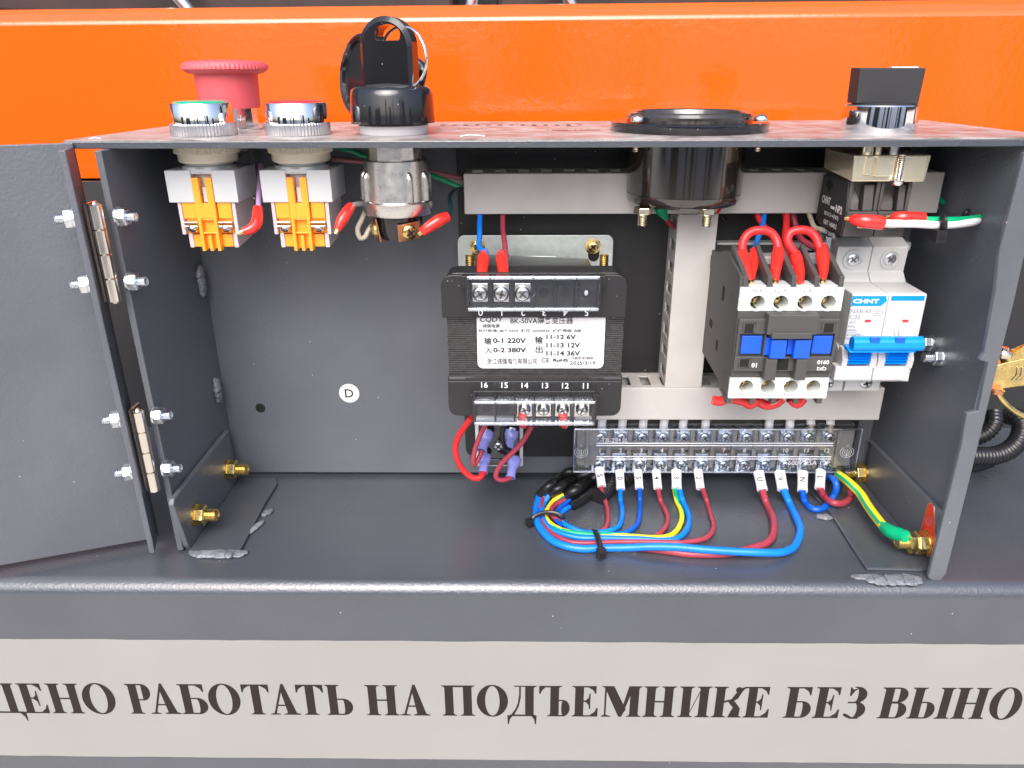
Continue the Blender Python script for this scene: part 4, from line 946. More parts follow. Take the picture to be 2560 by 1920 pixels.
# ================================================================ RECTIFIER MODULE BELOW THE TRANSFORMER
p0, p1 = atY(1190, 1166, 391), atY(1308, 1052, 391); x0, x1 = p0[0], p1[0]; z0, z1 = p0[2], p1[2]+2
md = thing('rectifier_module', 'small black square module with a pale rim and blue spade connectors below the transformer', 'module', ((x0+x1)/2, 391, z0))
build('pale_rim', MB().box(x0, x1, 390.5, 404.2, z0, z1), 'white_plastic', md, bevel=1, world=True)
build('black_face', MB().box(x0+2, x1-2, 388.8, 391, z0+2, z1-2), 'black_gloss', md, bevel=.8, world=True)
build('module_ridge', MB().box(x0+3.5, x1-3.5, 387.9, 389, z0+3, z0+6.5), 'black_gloss', md, bevel=.5, world=True)
s = axisframe(atY(1246, 1114, 388.7), -Y_); build('module_screw', screw_head(MB(s), 2.9, 1.8, rot=.9, mi2=1), ['zinc', 'dark_steel'], md, world=True)
def spade(pts, r, lab):     # translucent spade sleeve: flat wide mouth then a round barrel
    t = thing('spade_connector', lab, 'connector', pts[-1], group='blue sleeved spade connectors on the rectifier module')
    b = MB(); a, c, d = [np.array(p) for p in pts]; b.tube([a, a*.5+c*.5, c], [r*1.75, r*1.8, r*1.35], 14, flat=.75); build('wide_mouth', b, 'lilac_plastic', t, world=True)
    b = MB(); b.tube([c-(d-c)*.15, c*.6+d*.4, d], [r*1.2, r*1.22, r*1.15], 16); b.tube([d-(d-c)*.12, d], [r*1.35, r*1.35], 16, step=3); build('barrel', b, 'lilac_plastic', t, world=True)
    build('metal_blade', MB().tube([a+(a-c)*.28, a], r*.9, 8, flat=.25), 'zinc', t, world=True)
def B2(zx, zy, y): return atY(1080+zx*.1808, 960+zy*.1808, y)
spade([B2(775, 660, 386), B2(735, 790, 382), B2(690, 925, 377)], 2.2, 'upper left blue spade connector with a maroon wire')
spade([B2(1110, 640, 386), B2(1085, 770, 383), B2(1068, 900, 379)], 2.2, 'upper right blue spade connector with a black wire')
spade([B2(735, 985, 386), B2(720, 1100, 381), B2(705, 1230, 376)], 2.1, 'lower left blue spade connector with a bright red wire')
spade([B2(1150, 1020, 386), B2(1110, 1160, 381), B2(1085, 1300, 376)], 2.2, 'lower right blue spade connector with a maroon wire')

# ================================================================ CONTACTOR
yC = 326.
X0, X1 = atY(1850, 717, yC)[0], atY(2109, 717, yC)[0]; WZ = lambda py, y=yC: atY(1980, py, y)[2]; WX = lambda px, py, y=yC: atY(px, py, y)[0]
co = thing('contactor', 'dark grey contactor with white terminal strips and four blue tabs', 'contactor', ((X0+X1)/2, 360, WZ(1010)))
zS1, zS0, zL1, zL0 = WZ(717), WZ(775), WZ(942), WZ(993)
# body block with chamfered side outline (seen on its left)
b = MB(); zt = WZ(641, 360)
b.prism([(yC+10, zS0), (yC+.6, zS0), (yC+.6, zL1), (yC+10, zL1), (yC+10, zL0), (yC+14, zL0-3), (yC+20, zL0+1), (396, zL0+3), (396, zL1+4), (392, zL1+8), (392, zS0-6), (396, zS0), (396, zt-2), (yC+30, zt), (yC+14, zS1+1), (yC+10, zS1)], 'x', X0, X1)
build('contactor_body', b, 'contactor_grey', co, bevel=.5, world=True)
b = MB()
for a_, c_ in ((zS0, zS1), (zL0, zL1)):
    build('strip_side', MB().box(X0, X0+.8, yC+.4, yC+10, a_, c_), 'contactor_grey', co, world=True); build('strip_side', MB().box(X1-.8, X1, yC+.4, yC+10, a_, c_), 'contactor_grey', co, world=True); build('strip_roof', MB().box(X0+.8, X1-.8, yC+.4, yC+10, c_-.7, c_-.02), 'contactor_grey', co, world=True); build('strip_roof', MB().box(X0+.8, X1-.8, yC+.4, yC+10, a_+.02, a_+.7), 'contactor_grey', co, world=True)
b = MB() # moulded slots on the visible left side
for (ya, yb2, z_a, z_b) in ((350, 353.5, zS0-3, zS0+4), (366, 372, zS0-22, zS0-18), (352, 355, zS0-29, zS0-24)): b.box(X0-.08, X0+.5, ya, yb2, z_a, z_b)
build('side_recess', b, 'pit', co, world=True)
# tall side wall up to the top at left, and light grey rear band
def strip_(z0, z1, cy, prefix, up_):
    b = MB(); cxs = {0: (1891, 1949, 2009, 2067.6), 1: (1863, 1917.5, 1974, 2030.5)}[prefix]; cx_ = [WX(x, cy) for x in cxs]; cz = WZ(cy)
    ed = [X0]+[(cx_[i]+cx_[i+1])/2 for i in range(3)]+[X1]
    for i in range(4): b.holetile(ed[i], ed[i+1], z0, z1, cx_[i], cz, 3.3, yC-1.2, 11, n=28, lip=.5, lipw=.7)
    b.add([(X0, yC-1.2, z0), (X1, yC-1.2, z0), (X1, yC+.4, z0), (X0, yC+.4, z0), (X0, yC-1.2, z1), (X1, yC-1.2, z1), (X1, yC+.4, z1), (X0, yC+.4, z1)], [(0, 1, 2, 3), (7, 6, 5, 4), (0, 3, 7, 4), (1, 5, 6, 2)])
    s_ = build('terminal_strip', b, 'white_plastic', co, world=True)
    for i in range(4):
        q = axisframe((cx_[i]-.3, yC+7.0, cz), (-.1, -1, .12)); bb = screw_head(MB(q), 2.9, 1.6, rot=.3+i, mi2=1); build('terminal_screw', bb, ['gold', 'pit'], co, world=True)
        build('screw_well', MB(axisframe((cx_[i], yC+9.5, cz), -Y_)).lathe([(3.25, 0), (3.25, .1), (0, .1)], 20), 'pit', co, world=True)
    return cx_
# body must not fill the wells: carve by keeping the body behind yC+.6 only outside -> black disc hides it
cu = strip_(zS0, zS1, 754, 0, 1); cl = strip_(zL0, zL1, 963.5, 1, -1)
b = MB()
def CT(s_, px, py, h, mb, y=yC-1.3, bold=.0): text(mb, s_, (WX(px, py, y), y, WZ(py, y)), h=h, right=-X_, up=-Z_, bold=bold)
for s_, px, py in (('14 NO', 1892, 727), ('6  T3', 1951, 727), ('4  T2', 2015, 727), ('2  T1', 2078, 727.5), ('13 NO', 1856, 986), ('5  L3', 1911, 986), ('3  L2', 1971, 986.5), ('1  L1', 2031, 986.5)): CT(s_, px, py, 1.65, b)
build('printed_text', b, 'ink_grey', co, world=True)
# barriers and rear band above the strip
for k, px in enumerate((1863.5, 1924.5, 1984.5, 2042, 2103)):
    x = WX(px, 705, yC); 
    b = MB(); b.prism([(yC-.5, zS1+.1), (yC-.5, zS1+4.9), (yC+1.5, zS1+5.2), (yC+24, zS1+14), (yC+24, zS1+.1)], 'x', x-1.1, x+1.1); build('barrier', b, 'contactor_grey', co, bevel=.3, world=True)
b = MB()
for k in range(4): x = (WX((1863.5, 1924.5, 1984.5, 2042)[k], 705)+WX((1924.5, 1984.5, 2042, 2103)[k], 705))/2; b.box(x-3.8, x+3.9, yC-.9, yC+8, zS1+.02, zS1+.9)
build('strip_lug', b, 'grey_plastic', co, bevel=.3, world=True)
zt2 = WZ(641, yC+26)
build('rear_band', MB().box(X0+3, X1-1, yC+25, yC+34, zS1+2, zt2), 'grey_plastic', co, bevel=.5, world=True)
b = MB(); b.prism([(yC, zS1-5), (yC, zS1+4.6), (yC+27, WZ(627, yC+27)), (yC+34, WZ(627, yC+34)), (yC+60, WZ(640, yC+60)), (yC+60, zS1-5)], 'x', X0-.3, X0+1.2); build('side_wall', b, 'contactor_grey', co, bevel=.3, world=True)
# centre moulding
yM = yC-3.2
ZM = lambda py, y=yM: atY(1980, py, y)[2]
def MX(px, py, y=yM): return atY(px, py, y)[0]
zm1, zm0 = ZM(797), ZM(938)
b = MB(); b.box(X0+.1, X1-.1, yC-1.0, yC+2, zL1+.05, zS0-.05); 
mid1, mid0 = ZM(836), ZM(892)
b.box(X0+.4, X1-.2, yM, yC-1, mid1, zm1-.2); b.box(X0+.3, X1-.6, yM, yC-1, ZM(929), mid0); xq = [MX(1909, 865), MX(1915, 865), MX(2024, 865), MX(2028, 865)]
b.box(X0+.4, X0+1.6, yM, yC-1, mid0, mid1); b.box(X1-1.6, X1-.3, yM, yC-1, mid0, mid1); b.box(xq[0], xq[1], yM, yC-1, mid0, mid1); b.box(xq[2], xq[3], yM, yC-1, mid0, mid1)
build('front_moulding', b, 'contactor_grey', co, bevel=.4, world=True)
def front(nm, x0p, x1p, y0p, y1p, yy, dep, m_, bev=.35, lab=None):
    pa, pb = atY(x0p, (y0p+y1p)/2, yy), atY(x1p, (y0p+y1p)/2, yy); z1_, z0_ = atY(1980, y0p, yy)[2], atY(1980, y1p, yy)[2]
    return build(nm, MB().box(pa[0], pb[0], yy, yy+dep, z0_, z1_), m_, co, bevel=bev, world=True)
front('hood', 1920, 2047, 787, 838, yM-3.8, 5.5, 'contactor_grey', .5)
front('hood_lip', 1930, 2031, 833, 848, yM-5.0, 5, 'contactor_grey', .3)
front('blue_tab', 1853, 1904, 840, 885, yM+.6, 2, 'blue_plastic'); front('blue_tab', 2031, 2080, 840, 885, yM+.6, 2, 'blue_plastic')
front('blue_slider', 1927, 1966, 851, 897, yM-3.6, 5, 'blue_plastic', .3); front('blue_slider', 1986, 2026, 851, 897, yM-3.6, 5, 'blue_plastic', .3)
front('blue_slider_side', 1913, 1926, 844, 888, yM-.6, 3, 'blue_plastic', .2); front('blue_slider_side', 1969, 1984, 848, 886, yM-.6, 3, 'blue_plastic', .2)
front('guide_post', 1912, 1941, 899, 952, yM-3.4, 6, 'contactor_grey', .3); front('guide_post', 1989, 2017, 899, 951, yM-3.4, 6, 'contactor_grey', .3)
for a_ in ((1862, 1884, 810, 832), (2060, 2084, 809, 831), (1850, 1872, 898, 917), (1942, 1971, 897, 925)): front('window', *a_, yM-.05, .3, 'pit', 0)
b = MB()
for a_ in ((1859, 1887, 807, 833), (2057, 2087, 806, 832), (1848, 1875, 895, 919)):
    pa, pb = atY(a_[0], a_[2], yM), atY(a_[1], a_[3], yM); b.tube([pa, (pb[0], yM, pa[2]), pb, (pa[0], yM, pb[2]), pa], .25, 6, step=100)
build('window_rim', b, 'contactor_grey', co, world=True)
b = MB(); CT('10', 1885.5, 913, 2.2, b, yM-.12, .02); CT('0910', 2058, 905.5, 2.0, b, yM-.12, .02); CT('CJX2', 2054, 921, 2.0, b, yM-.12, .02)
build('printed_type', b, 'ink_white', co, world=True)
for px in (1821, 1880, 1934, 1990, 2048):
    x = WX(px, 1000); b = MB(); b.prism([(yC-.3, zL0-.1), (yC-.3, zL0-3.2), (yC+2, zL0-3.4), (yC+10, zL0-1.5), (yC+10, zL0-.1)], 'x', x-1.2, x+1.3); build('foot_barrier', b, 'contactor_grey', co, bevel=.25, world=True)

# ================================================================ CIRCUIT BREAKER
yK = 343.
K = lambda px, py, y=yK: atY(px, py, y)
xk0, xk1, xk2 = K(2131, 745)[0], K(2222.5, 745)[0], K(2317, 745)[0]
mc = thing('circuit_breaker', 'white two pole circuit breaker with a bright blue lever right of the contactor', 'circuit breaker', ((xk0+xk2)/2, 370, K(2200, 978, 365)[2]))
def rp(px, py): p = atX(px, py, xk2); return (p[1], p[2])
z733, z855, z916, z952 = K(2200, 735)[2], K(2200, 872)[2], atX(2275, 914, xk2)[2], K(2200, 955)[2]
pA, pB, pC, pD = rp(2274, 617), rp(2259, 678), rp(2266, 705), rp(2312, 733)
prof = [(yK, z733-.6), (yK, z855), (yK+2.5, z855-4), (yK+2, z916), (yK+.5, z916-.3), (yK+.5, z952), (yK+9, z952), (yK+15, z952), (yK+15.5, z952-6), (398, z952-6), (398, pA[1]+1), (pA[0]+8, pA[1]+3), (pA[0], pA[1]), (pB[0], pB[1]), (pC[0], pC[1]), (yK+.7, z733)]
for k, (a, c) in enumerate(((xk0, xk1-.12), (xk1+.12, xk2))):
    b = MB(); b.prism(prof, 'x', a, c); build('pole_body', b, 'mcb_white', mc, bevel=.55, world=True)
for k, (sx, sy) in enumerate(((2133, 649), (2226, 648))):
    t_ = (649-617)/(678-617.); p = atY(sx, sy, pA[0]+(pB[0]-pA[0])*.5-.4); dirn = np.array([0, -1, (pB[0]-pA[0])/(pA[1]-pB[1])*-1.]); q = axisframe(p, -Y_+Z_*((pB[0]-pA[0])/(pB[1]-pA[1])))
    b = MB(q); b.lathe([(4.9, -.6), (4.9, .35), (4.0, .45), (3.8, -.2)], 36); build('screw_collar', b, 'mcb_white', mc, world=True)
    b = MB(q); b.lathe([(3.9, -.2), (3.9, -.05), (0, -.05)], 30); build('collar_shadow', b, 'grey_plastic', mc, world=True)
    b = MB(q@np.array([[1, 0, 0, 0], [0, 1, 0, 0], [0, 0, 1, -.1], [0, 0, 0, 1.]])); screw_head(b, 2.8, .8, rot=.8, mi2=1); build('terminal_screw', b, ['zinc', 'cross_shade'], mc, world=True)
# printed front
yy = yK-.12
def kp(zx, zy, y=yy): return atY(2040+zx*.1447, 660+zy*.1447, y)
b = MB(); b.poly([kp(*p) for p in ((635, 552), (1215, 552), (1228, 640), (1120, 728), (605, 728))][::-1]); b.poly([kp(*p) for p in ((1310, 550), (1885, 550), (1870, 635), (1288, 635))][::-1])
build('blue_band', b, 'mcb_blue', mc, world=True)
b = MB(); p = kp(868, 642, yy-.05); text(b, 'CHNT', p, w=kp(1100, 640)[0]-kp(650, 640)[0], h=2.1, bold=.05); build('printed_brand', b, 'label_white', mc, world=True)
b = MB()
def KT(s_, u0, u1, v0, v1, bold=.0): pa, pb = kp(u0, v0), kp(u1, v1); text(b, s_, (pa+pb)/2, w=abs(kp(u1, (v0+v1)/2)[0]-kp(u0, (v0+v1)/2)[0]), h=pa[2]-pb[2], bold=bold)
KT('NXB-63', 600, 950, 782, 850); KT('C32', 585, 765, 880, 945); KT('400V~', 568, 718, 992, 1030); KT('50Hz', 553, 677, 1060, 1096); KT('6000A', 538, 693, 1124, 1160); KT('IEC60898-1', 518, 806, 1206, 1242); KT('GB/T', 505, 600, 1268, 1305); KT('1  3', 1335, 1440, 1142, 1170); KT('CCC', 1020, 1112, 810, 868)
c_ = kp(1068, 838); pts = [c_+np.array([2.25*math.cos(a), 0, 1.55*math.sin(a)]) for a in np.linspace(0, 2*math.pi, 29)]; b.tube(pts, .1, 5, step=5)
for v in (968, 1183): pa, pb = kp(575 if v < 1000 else 530, v), kp(755 if v < 1000 else 710, v); b.box(pa[0], pb[0], yy, yy+.03, pa[2]-.07, pa[2]+.07)
for u in (1335, 1410): b.tube([kp(u, 1180), kp(u+25, 1205), kp(u+12, 1215), kp(u+30, 1235)], .09, 4, step=9)
build('printed_text', b, 'ink_grey', mc, world=True)
for u in (900, 1548):
    pa, pb = kp(u-50, 962), kp(u+45, 1008); build('indicator_window', MB().box(pa[0], pb[0], yy, yK+.3, pb[2], pa[2]), 'red_flag', mc, world=True)
# lever
p0, p1 = atY(2128, 858, 334), atY(2304, 858, 334); zc_ = p0[2]
b = MB(); P = [(333.5+3.3*math.cos(a), zc_+3.5*math.sin(a)) for a in np.linspace(0, 2*math.pi, 17)[:-1]]; P = [(max(330.6, y), z) for y, z in P]; b.prism(P, 'x', p0[0], p1[0])
b.prism([(332, zc_-3.2), (331.6, zc_-3.9), (338, zc_-4.2), (339, zc_-2)], 'x', p0[0]-1.2, p1[0]-3)
lv = build('lever_bar', b, 'mcb_blue', mc, bevel=.5, world=True)
for u in (2187, 2250):
    pa, pb = atY(u-9, 845, 330.5), atY(u+12, 858, 330.5); build('lever_slot', MB().box(pa[0], pb[0], 330.5, 331.5, pb[2], pa[2]), 'dark_blue_wire', lv, world=True)
for (xa, xb_) in ((2124, 2178), (2219, 2270)):
    xa, xb_ = atY(xa, 895, 338)[0], atY(xb_, 895, 338)[0]; b = MB(); z1_, z0_ = atY(2150, 876, 338)[2], atY(2150, 915, 338)[2]
    n = 5; h_ = (z1_-z0_)/n
    for k in range(n): b.prism([(yK+3, z0_+k*h_), (339.5-k*.5+.9, z0_+k*h_), (338.6-k*.5, z0_+(k+.5)*h_), (339.-k*.5+.8, z0_+(k+.92)*h_), (yK+3, z0_+(k+1)*h_)], 'x', xa, xb_)
    build('toggle_grip', b, 'mcb_blue', mc, world=True)
for (xa, xb_) in ((2108, 2123), (2179, 2196), (2198, 2217), (2271, 2288)):
    xa, xb_ = atY(xa, 895, 339)[0], atY(xb_, 895, 339)[0]; z1_, z0_ = z855+1, z916
    P = [(yK+2.6, z0_), (yK-3.2, z0_+.5), (yK-3.8, (z0_+z1_)/2), (yK-1, z1_)]+[(yK+2.6, z1_)]; build('toggle_cheek', MB().prism(P, 'x', xa, xb_), 'mcb_white', mc, bevel=.5, world=True)
p = atY(2087, 880, yK); 
build('round_boss', MB(axisframe((xk0-.1, yK+8, z855-5), -X_)).lathe([(5.5, 0), (5.5, .8), (3.2, 1), (3, .6), (1.2, .8), (0, .9)], 32), 'grey_plastic', mc, world=True)
for (xa, xb_) in ((2087, 2181), (2183, 2271)):
    xa, xb_ = atY(xa, 935, 340)[0], atY(xb_, 935, 340)[0]; z1_, z0_ = atY(2150, 916, 340)[2], atY(2150, 951, 340)[2]; build('lower_cover', MB().box(xa, xb_, 340, 346, z0_, z1_), 'mcb_white', mc, bevel=.6, world=True)
for (xa, xb_, s_) in ((2062, 2108, 2070), (2112, 2200, 2165)):
    yy2 = 358; xa, xb_ = atY(xa, 965, yy2)[0], atY(xb_, 965, yy2)[0]; z1_, z0_ = atY(2150, 945, yy2)[2], atY(2150, 978, yy2)[2]; build('foot_block', MB().box(xa, xb_, yy2, yy2+20, z0_, z1_), 'mcb_white', mc, bevel=.6, world=True)
    build('terminal_screw', screw_head(MB(axisframe(atY(s_, 957, yy2-.2), -Y_)), 3, 1.2, rot=.3, mi2=1), ['zinc', 'dark_steel'], mc, world=True)

# ================================================================ TERMINAL BLOCK
yB0, yBc = 394., 386.
tb = thing('terminal_block', 'long clear covered terminal block with twelve pairs of silver screws', 'terminal block', atY(1790, 1184, yB0))
sx = [1493.5+51.9*k for k in range(12)]
xa, xb_ = atY(1434, 1128, yBc)[0], atY(2149, 1128, yBc)[0]; z1, z0 = atY(1790, 1073, yBc)[2], atY(1790, 1183, yBc)[2]
build('block_base', MB().box(xa+1, xb_-1, yB0+1, BACK-.6, z0+1, z1-1), 'block_base', tb, bevel=.5, world=True)
zu, zl = atY(1790, 1089, yB0)[2], atY(1790, 1157, yB0)[2]
for k in range(13):
    x = atY(sx[0]-25.9+51.9*k, 1128, yB0-3)[0]; build('partition', MB().box(x-1.2, x+1.2, yB0-4.5, yB0+1, z0+1.6, z1-1.6), 'block_grey', tb, bevel=.3, world=True)
build('centre_ridge', MB().box(xa+14, xb_-14, yB0-3.4, yB0+1, (z0+z1)/2-1.6, (z0+z1)/2+4.), 'block_grey', tb, bevel=.4, world=True)
for row, zz, dy in ((0, zu, 0), (1, zl, 0)):
    for k in range(12):
        x = atY(sx[k]+(6-4*row if row == 0 else 2-.3*k), 1089 if row == 0 else 1157, yB0)[0]
        b = MB(); b.box(x-4.3, x+4.3, yB0-1.2, yB0-.2, zz-4.8, zz+6.6 if row else zz+4.4); b.box(x-3.9, x+3.9, yB0-2.2, yB0-1.4, zz-3.2, zz+3)
        build('clamp_plate', b, 'zinc', tb, bevel=.3, world=True)
        build('terminal_screw', screw_head(MB(axisframe((x, yB0-2.2, zz), -Y_)), 3.0, 1.9, rot=random.uniform(0, 1.5), mi2=1), ['zinc', 'cross_shade'], tb, world=True)
b = MB(); b.box(xa, xb_, yBc, yBc+1.2, z0, z1); b.box(xa, xb_, yBc+1.2, yBc+8, z1-1.2, z1); b.box(xa, xb_, yBc+1.2, yBc+8, z0, z0+1.2); b.box(xa, xa+1.2, yBc+1.2, yBc+8, z0+1.2, z1-1.2); b.box(xb_-1.2, xb_, yBc+1.2, yBc+8, z0+1.2, z1-1.2)
cv = build('clear_cover', b, 'clear_cover', tb, bevel=.5, world=True)
for e_ in ((xa, xb_, z0-.05, z0+.9), (xa, xb_, z1-.8, z1+.05), (xa-.1, xa+.9, z0+.9, z1-.8), (xb_-.9, xb_+.1, z0+.9, z1-.8)): build('cover_edge', MB().box(e_[0], e_[1], yBc-.1, yBc+1.3, e_[2], e_[3]), 'clear_edge', cv, bevel=.3, world=True)
for xe in (xa+2, xb_-16): build('end_block', MB().box(xe, xe+14, yB0-3, yB0+1, z0+2, z1-2), 'block_grey', tb, bevel=.8, world=True)
for py in (1111, 1144.5):
    a, c = atY(1491, py, yBc), atY(2082 if py < 1120 else 2077, py, yBc)
    for d in (-.75, .75): build('cover_ridge', MB().tube([a+Z_*d-Y_*.1, c+Z_*d-Y_*.1], .28, 6, step=200), 'clear_rib', cv, world=True) if 'clear_rib' in MATS else None
b = MB()
for k in range(12): text(b, str(k+1), atY(1497+51.6*k+3, 1126, yBc)-Y_*.1, h=2.6, bold=.01)
text(b, 'TB-2512L', atY(1537, 1101, yBc)-Y_*.1, w=15.5, bold=.01); text(b, '600V 25A 12P', atY(2022, 1157, yBc)-Y_*.1, w=24, bold=.01)
for px in (1453, 2117):
    o = atY(px, 1130, yBc)-Y_*.15
    for r in (1.3, 2.4, 3.5): b.tube([o+np.array([r*1.1*math.cos(a), 0, r*math.sin(a)]) for a in np.linspace(2.2, 7.1, 20)], .16, 5, step=3)
    b.tube([o+Z_*1.5, o-Z_*3.6], .2, 5); b.tube([o+np.array([0, 0, 4.6]), o+np.array([1.2, 0, 3.2]), o+np.array([-1.2, 0, 3.2]), o+np.array([0, 0, 4.6])], .15, 5, step=9)
build('embossed_text', b, 'emboss', cv, world=True)
# ================================================================ WIRES
def flr(px, py, lift=1.5, ymax=377.):
    p = atZ(px, py, FLOOR+lift)
    return p if p[1] <= ymax else atY(px, py, ymax)
def wire(label, m_, r, pts, name='wire', cat='wire', group=None, sleeve=None, boots=(), stripe=None, n=12):
    """pts in world mm; sleeve=(points, radius, text); boots=[(points, radii)]"""
    t = thing(name, label, cat, pts[0], group)
    b = MB(); pts = [np.array(p_, float)+(np.array([random.uniform(-.35, .35), 0, random.uniform(-.2, .35)]) if 1 < k_ < len(pts)-2 else 0) for k_, p_ in enumerate(pts)]
    if stripe: b.tube(pts, r, 16, mfun=lambda i, j: 1 if (i+stripe[1]*j) % 16 < stripe[0] else 0, step=1.0); build('insulation', b, [m_, 'green'], t, world=True)
    else: b.tube(pts, r, n); build('insulation', b, m_, t, world=True)
    if sleeve:
        sp, sr, s_ = sleeve; sp = [np.array(p) for p in sp]; b = MB(); b.tube(sp, [sr*1.04, sr, sr*.98, sr*1.03][:len(sp)], 20, flat=.8); mk = build('marker_sleeve', b, 'marker', t, world=True)
        if s_:
            k = len(sp)//2; mid = sp[1]*.5+sp[2]*.5 if len(sp) > 2 else (sp[0]+sp[1])/2; up_ = sp[0]-sp[-1]; up_ /= np.linalg.norm(up_); vd = -mid/np.linalg.norm(mid); nrm_ = vd-up_*(vd@up_); nrm_ /= np.linalg.norm(nrm_)
            rt_ = np.cross(up_, nrm_); rt_ = rt_ if rt_[0] > 0 else -rt_
            build('printed_mark', text(MB(), s_, mid+nrm_*(sr*.8+.45), h=3.0, right=-up_, up=rt_, bold=.01), 'ink', mk, world=True)
    for bp, br in boots:
        e_, n_ = (bp[0], bp[1]) if br[0] < br[-1] else (bp[-1], bp[-2]); d_ = (np.array(e_)-np.array(n_)); d_ /= np.linalg.norm(d_); build('ferrule', MB().tube([e_-d_*1, e_+d_*1., e_+d_*2], [1.15, 1.2, 1.0], 10, flat=.7), 'gold', t, world=True)
        build('crimp_boot', MB().tube(bp, br, 16, step=1.), 'red_boot', t, world=True)
    return t
def H(zx, zy, lift=1.5): return flr(1280+.217*zx, 1130+.217*zy, lift)
def HY(zx, zy, y): return atY(1280+.217*zx, 1130+.217*zy, y)
def K6(zx, zy, lift=1.9): return flr(1760+.2893*zx, 1120+.2893*zy, lift)
def slv(a, c, y0=387, y1=377): # pixel pairs
    a = np.array(a, float); c = np.array(c, float); return [atY(*a, y0), atY(*(a*.66+c*.34), (y0*2+y1)/3), atY(*(a*.33+c*.67), (y0+2*y1)/3), atY(*c, y1)]
GH = 'wires leaving the lower side of the terminal block'
def px1(zx, zy): return (1280+.217*zx, 1130+.217*zy)
wire('maroon wire marked S at the left end of the terminal block', 'maroon', 1.35, [HY(1022, 395, 377), H(1060, 520), H(1095, 650), H(1102, 780), H(1085, 860), H(1030, 915), H(960, 935, 1.4)], group=GH, sleeve=(slv(px1(1000, 185), px1(1035, 398)), 2.5, 'S'))
wire('light blue wire marked 0, second from the left under the terminal block', 'blue_wire', 1.45, [HY(1250, 425, 377), H(1250, 560), H(1265, 660), H(1268, 750), H(1230, 850), H(1140, 905), H(1000, 930), H(850, 922), H(700, 882), H(600, 820), H(555, 750), H(580, 690), H(690, 610)], group=GH, sleeve=(slv(px1(1238, 215), px1(1253, 430)), 2.5, '0'))
wire('darker blue wire marked 5, third from the left under the terminal block', 'dark_blue_wire', 1.4, [HY(1470, 415, 377), H(1474, 560), H(1468, 700), H(1450, 810), H(1390, 890), H(1290, 935), H(1150, 952, 1.4)], group=GH, sleeve=(slv(px1(1450, 215), px1(1466, 422)), 2.4, '5'))
wire('maroon wire marked 4 under the terminal block', 'maroon', 1.35, [HY(1683, 425, 377), H(1710, 560), H(1765, 670), H(1788, 770), H(1765, 880), H(1650, 970), H(1500, 1000, 1.4)], group=GH, sleeve=(slv(px1(1660, 215), px1(1680, 422)), 2.5, '4'))
yg = [HY(1873, 420, 377), H(1900, 560), H(1945, 690), H(1958, 790), H(1900, 905), H(1780, 980), H(1600, 992), H(1400, 972), H(1200, 950), H(1000, 952), H(800, 942), H(600, 905), H(460, 840), H(392, 750), H(400, 670), H(460, 580), H(540, 520), H(640, 480)]
wire('yellow and green striped wire sharing the sleeve marked 3', 'yellow', 1.45, yg, group=GH, sleeve=(slv(px1(1893, 215), px1(1898, 424)), 2.9, '3'), stripe=(6, .2))
wire('blue wire running beside the yellow and green one from the sleeve marked 3', 'blue_wire', 1.6, [HY(1928, 420, 378), H(1965, 560), H(2030, 690), H(2042, 800), H(2000, 920), H(1880, 1000), H(1700, 1014), H(1500, 1002), H(1300, 996), H(1000, 996), H(800, 990), H(600, 952), H(450, 885), H(370, 790), H(345, 690), H(370, 590), H(435, 480)], group=GH)
wire('maroon wire marked 2 in the middle of the terminal block', 'maroon', 1.4, [atY(1756, 1220, 377), flr(1767, 1253), flr(1777, 1284), flr(1783, 1319), flr(1765, 1346), flr(1712, 1357), H(1800, 1045, 1.4), H(1300, 1035, 1.4), H(800, 1050, 1.4), H(600, 1012), H(450, 935), H(360, 830), H(320, 690), H(350, 520)], group=GH, sleeve=(slv((1745, 1176), (1751, 1222)), 2.5, '2'))
wire('thick maroon wire marked U, looping to the front of the ledge', 'maroon', 2.0, [atY(1905, 1224, 377), K6(540, 480), K6(590, 600), K6(605, 690), K6(590, 770), K6(530, 830), K6(430, 862), K6(330, 888), K6(200, 916), K6(60, 922), H(2050, 1175, 1.7), H(1850, 1150, 1.7), H(1650, 1122, 1.7), H(1450, 1100, 1.2)], group=GH, sleeve=(slv((1896, 1180), (1906, 1226)), 3.0, 'U'))
wire('thick light blue wire marked V, the outermost loop on the ledge', 'blue_wire', 2.05, [atY(1958, 1222, 377), K6(740, 480), K6(800, 600), K6(828, 700), K6(812, 800), K6(760, 870), K6(670, 900, 3.5), K6(500, 904, 5), K6(200, 890, 5.5), K6(0, 876, 5.5), H(1900, 1101, 5.2), H(1600, 1098, 4.6), H(1350, 1102, 3.2), H(1000, 1112, 2.2), H(800, 1115, 2.2), H(600, 1080, 2.2), H(450, 1002, 2.2), H(335, 880, 2.2), H(285, 780, 2.2), H(280, 650, 2.2), H(310, 520, 2.2)], group=GH, sleeve=(slv((1949, 1180), (1957, 1225)), 3.1, 'V'))
wire('blue wire marked N curling back under the right end of the terminal block', 'dark_blue_wire', 1.9, [atY(2005, 1224, 377), K6(870, 460), K6(925, 520), K6(990, 532), K6(1060, 500), K6(1115, 425), K6(1140, 345), atY(2086, 1200, 380), atY(2066, 1190, 392)], group=GH, sleeve=(slv((2007, 1180), (2006, 1228)), 3.0, 'N'))
wire('maroon wire marked L curling back under the right end of the terminal block', 'maroon', 1.95, [atY(2050, 1218, 377), flr(2060, 1241, 3), flr(2081, 1257, 6), flr(2107, 1258, 5), flr(2124, 1245, 3), flr(2126, 1224, 2.5), atY(2113, 1204, 384), atY(2096, 1190, 394)], group=GH, sleeve=(slv((2052, 1178), (2049, 1222)), 3.0, 'L'))
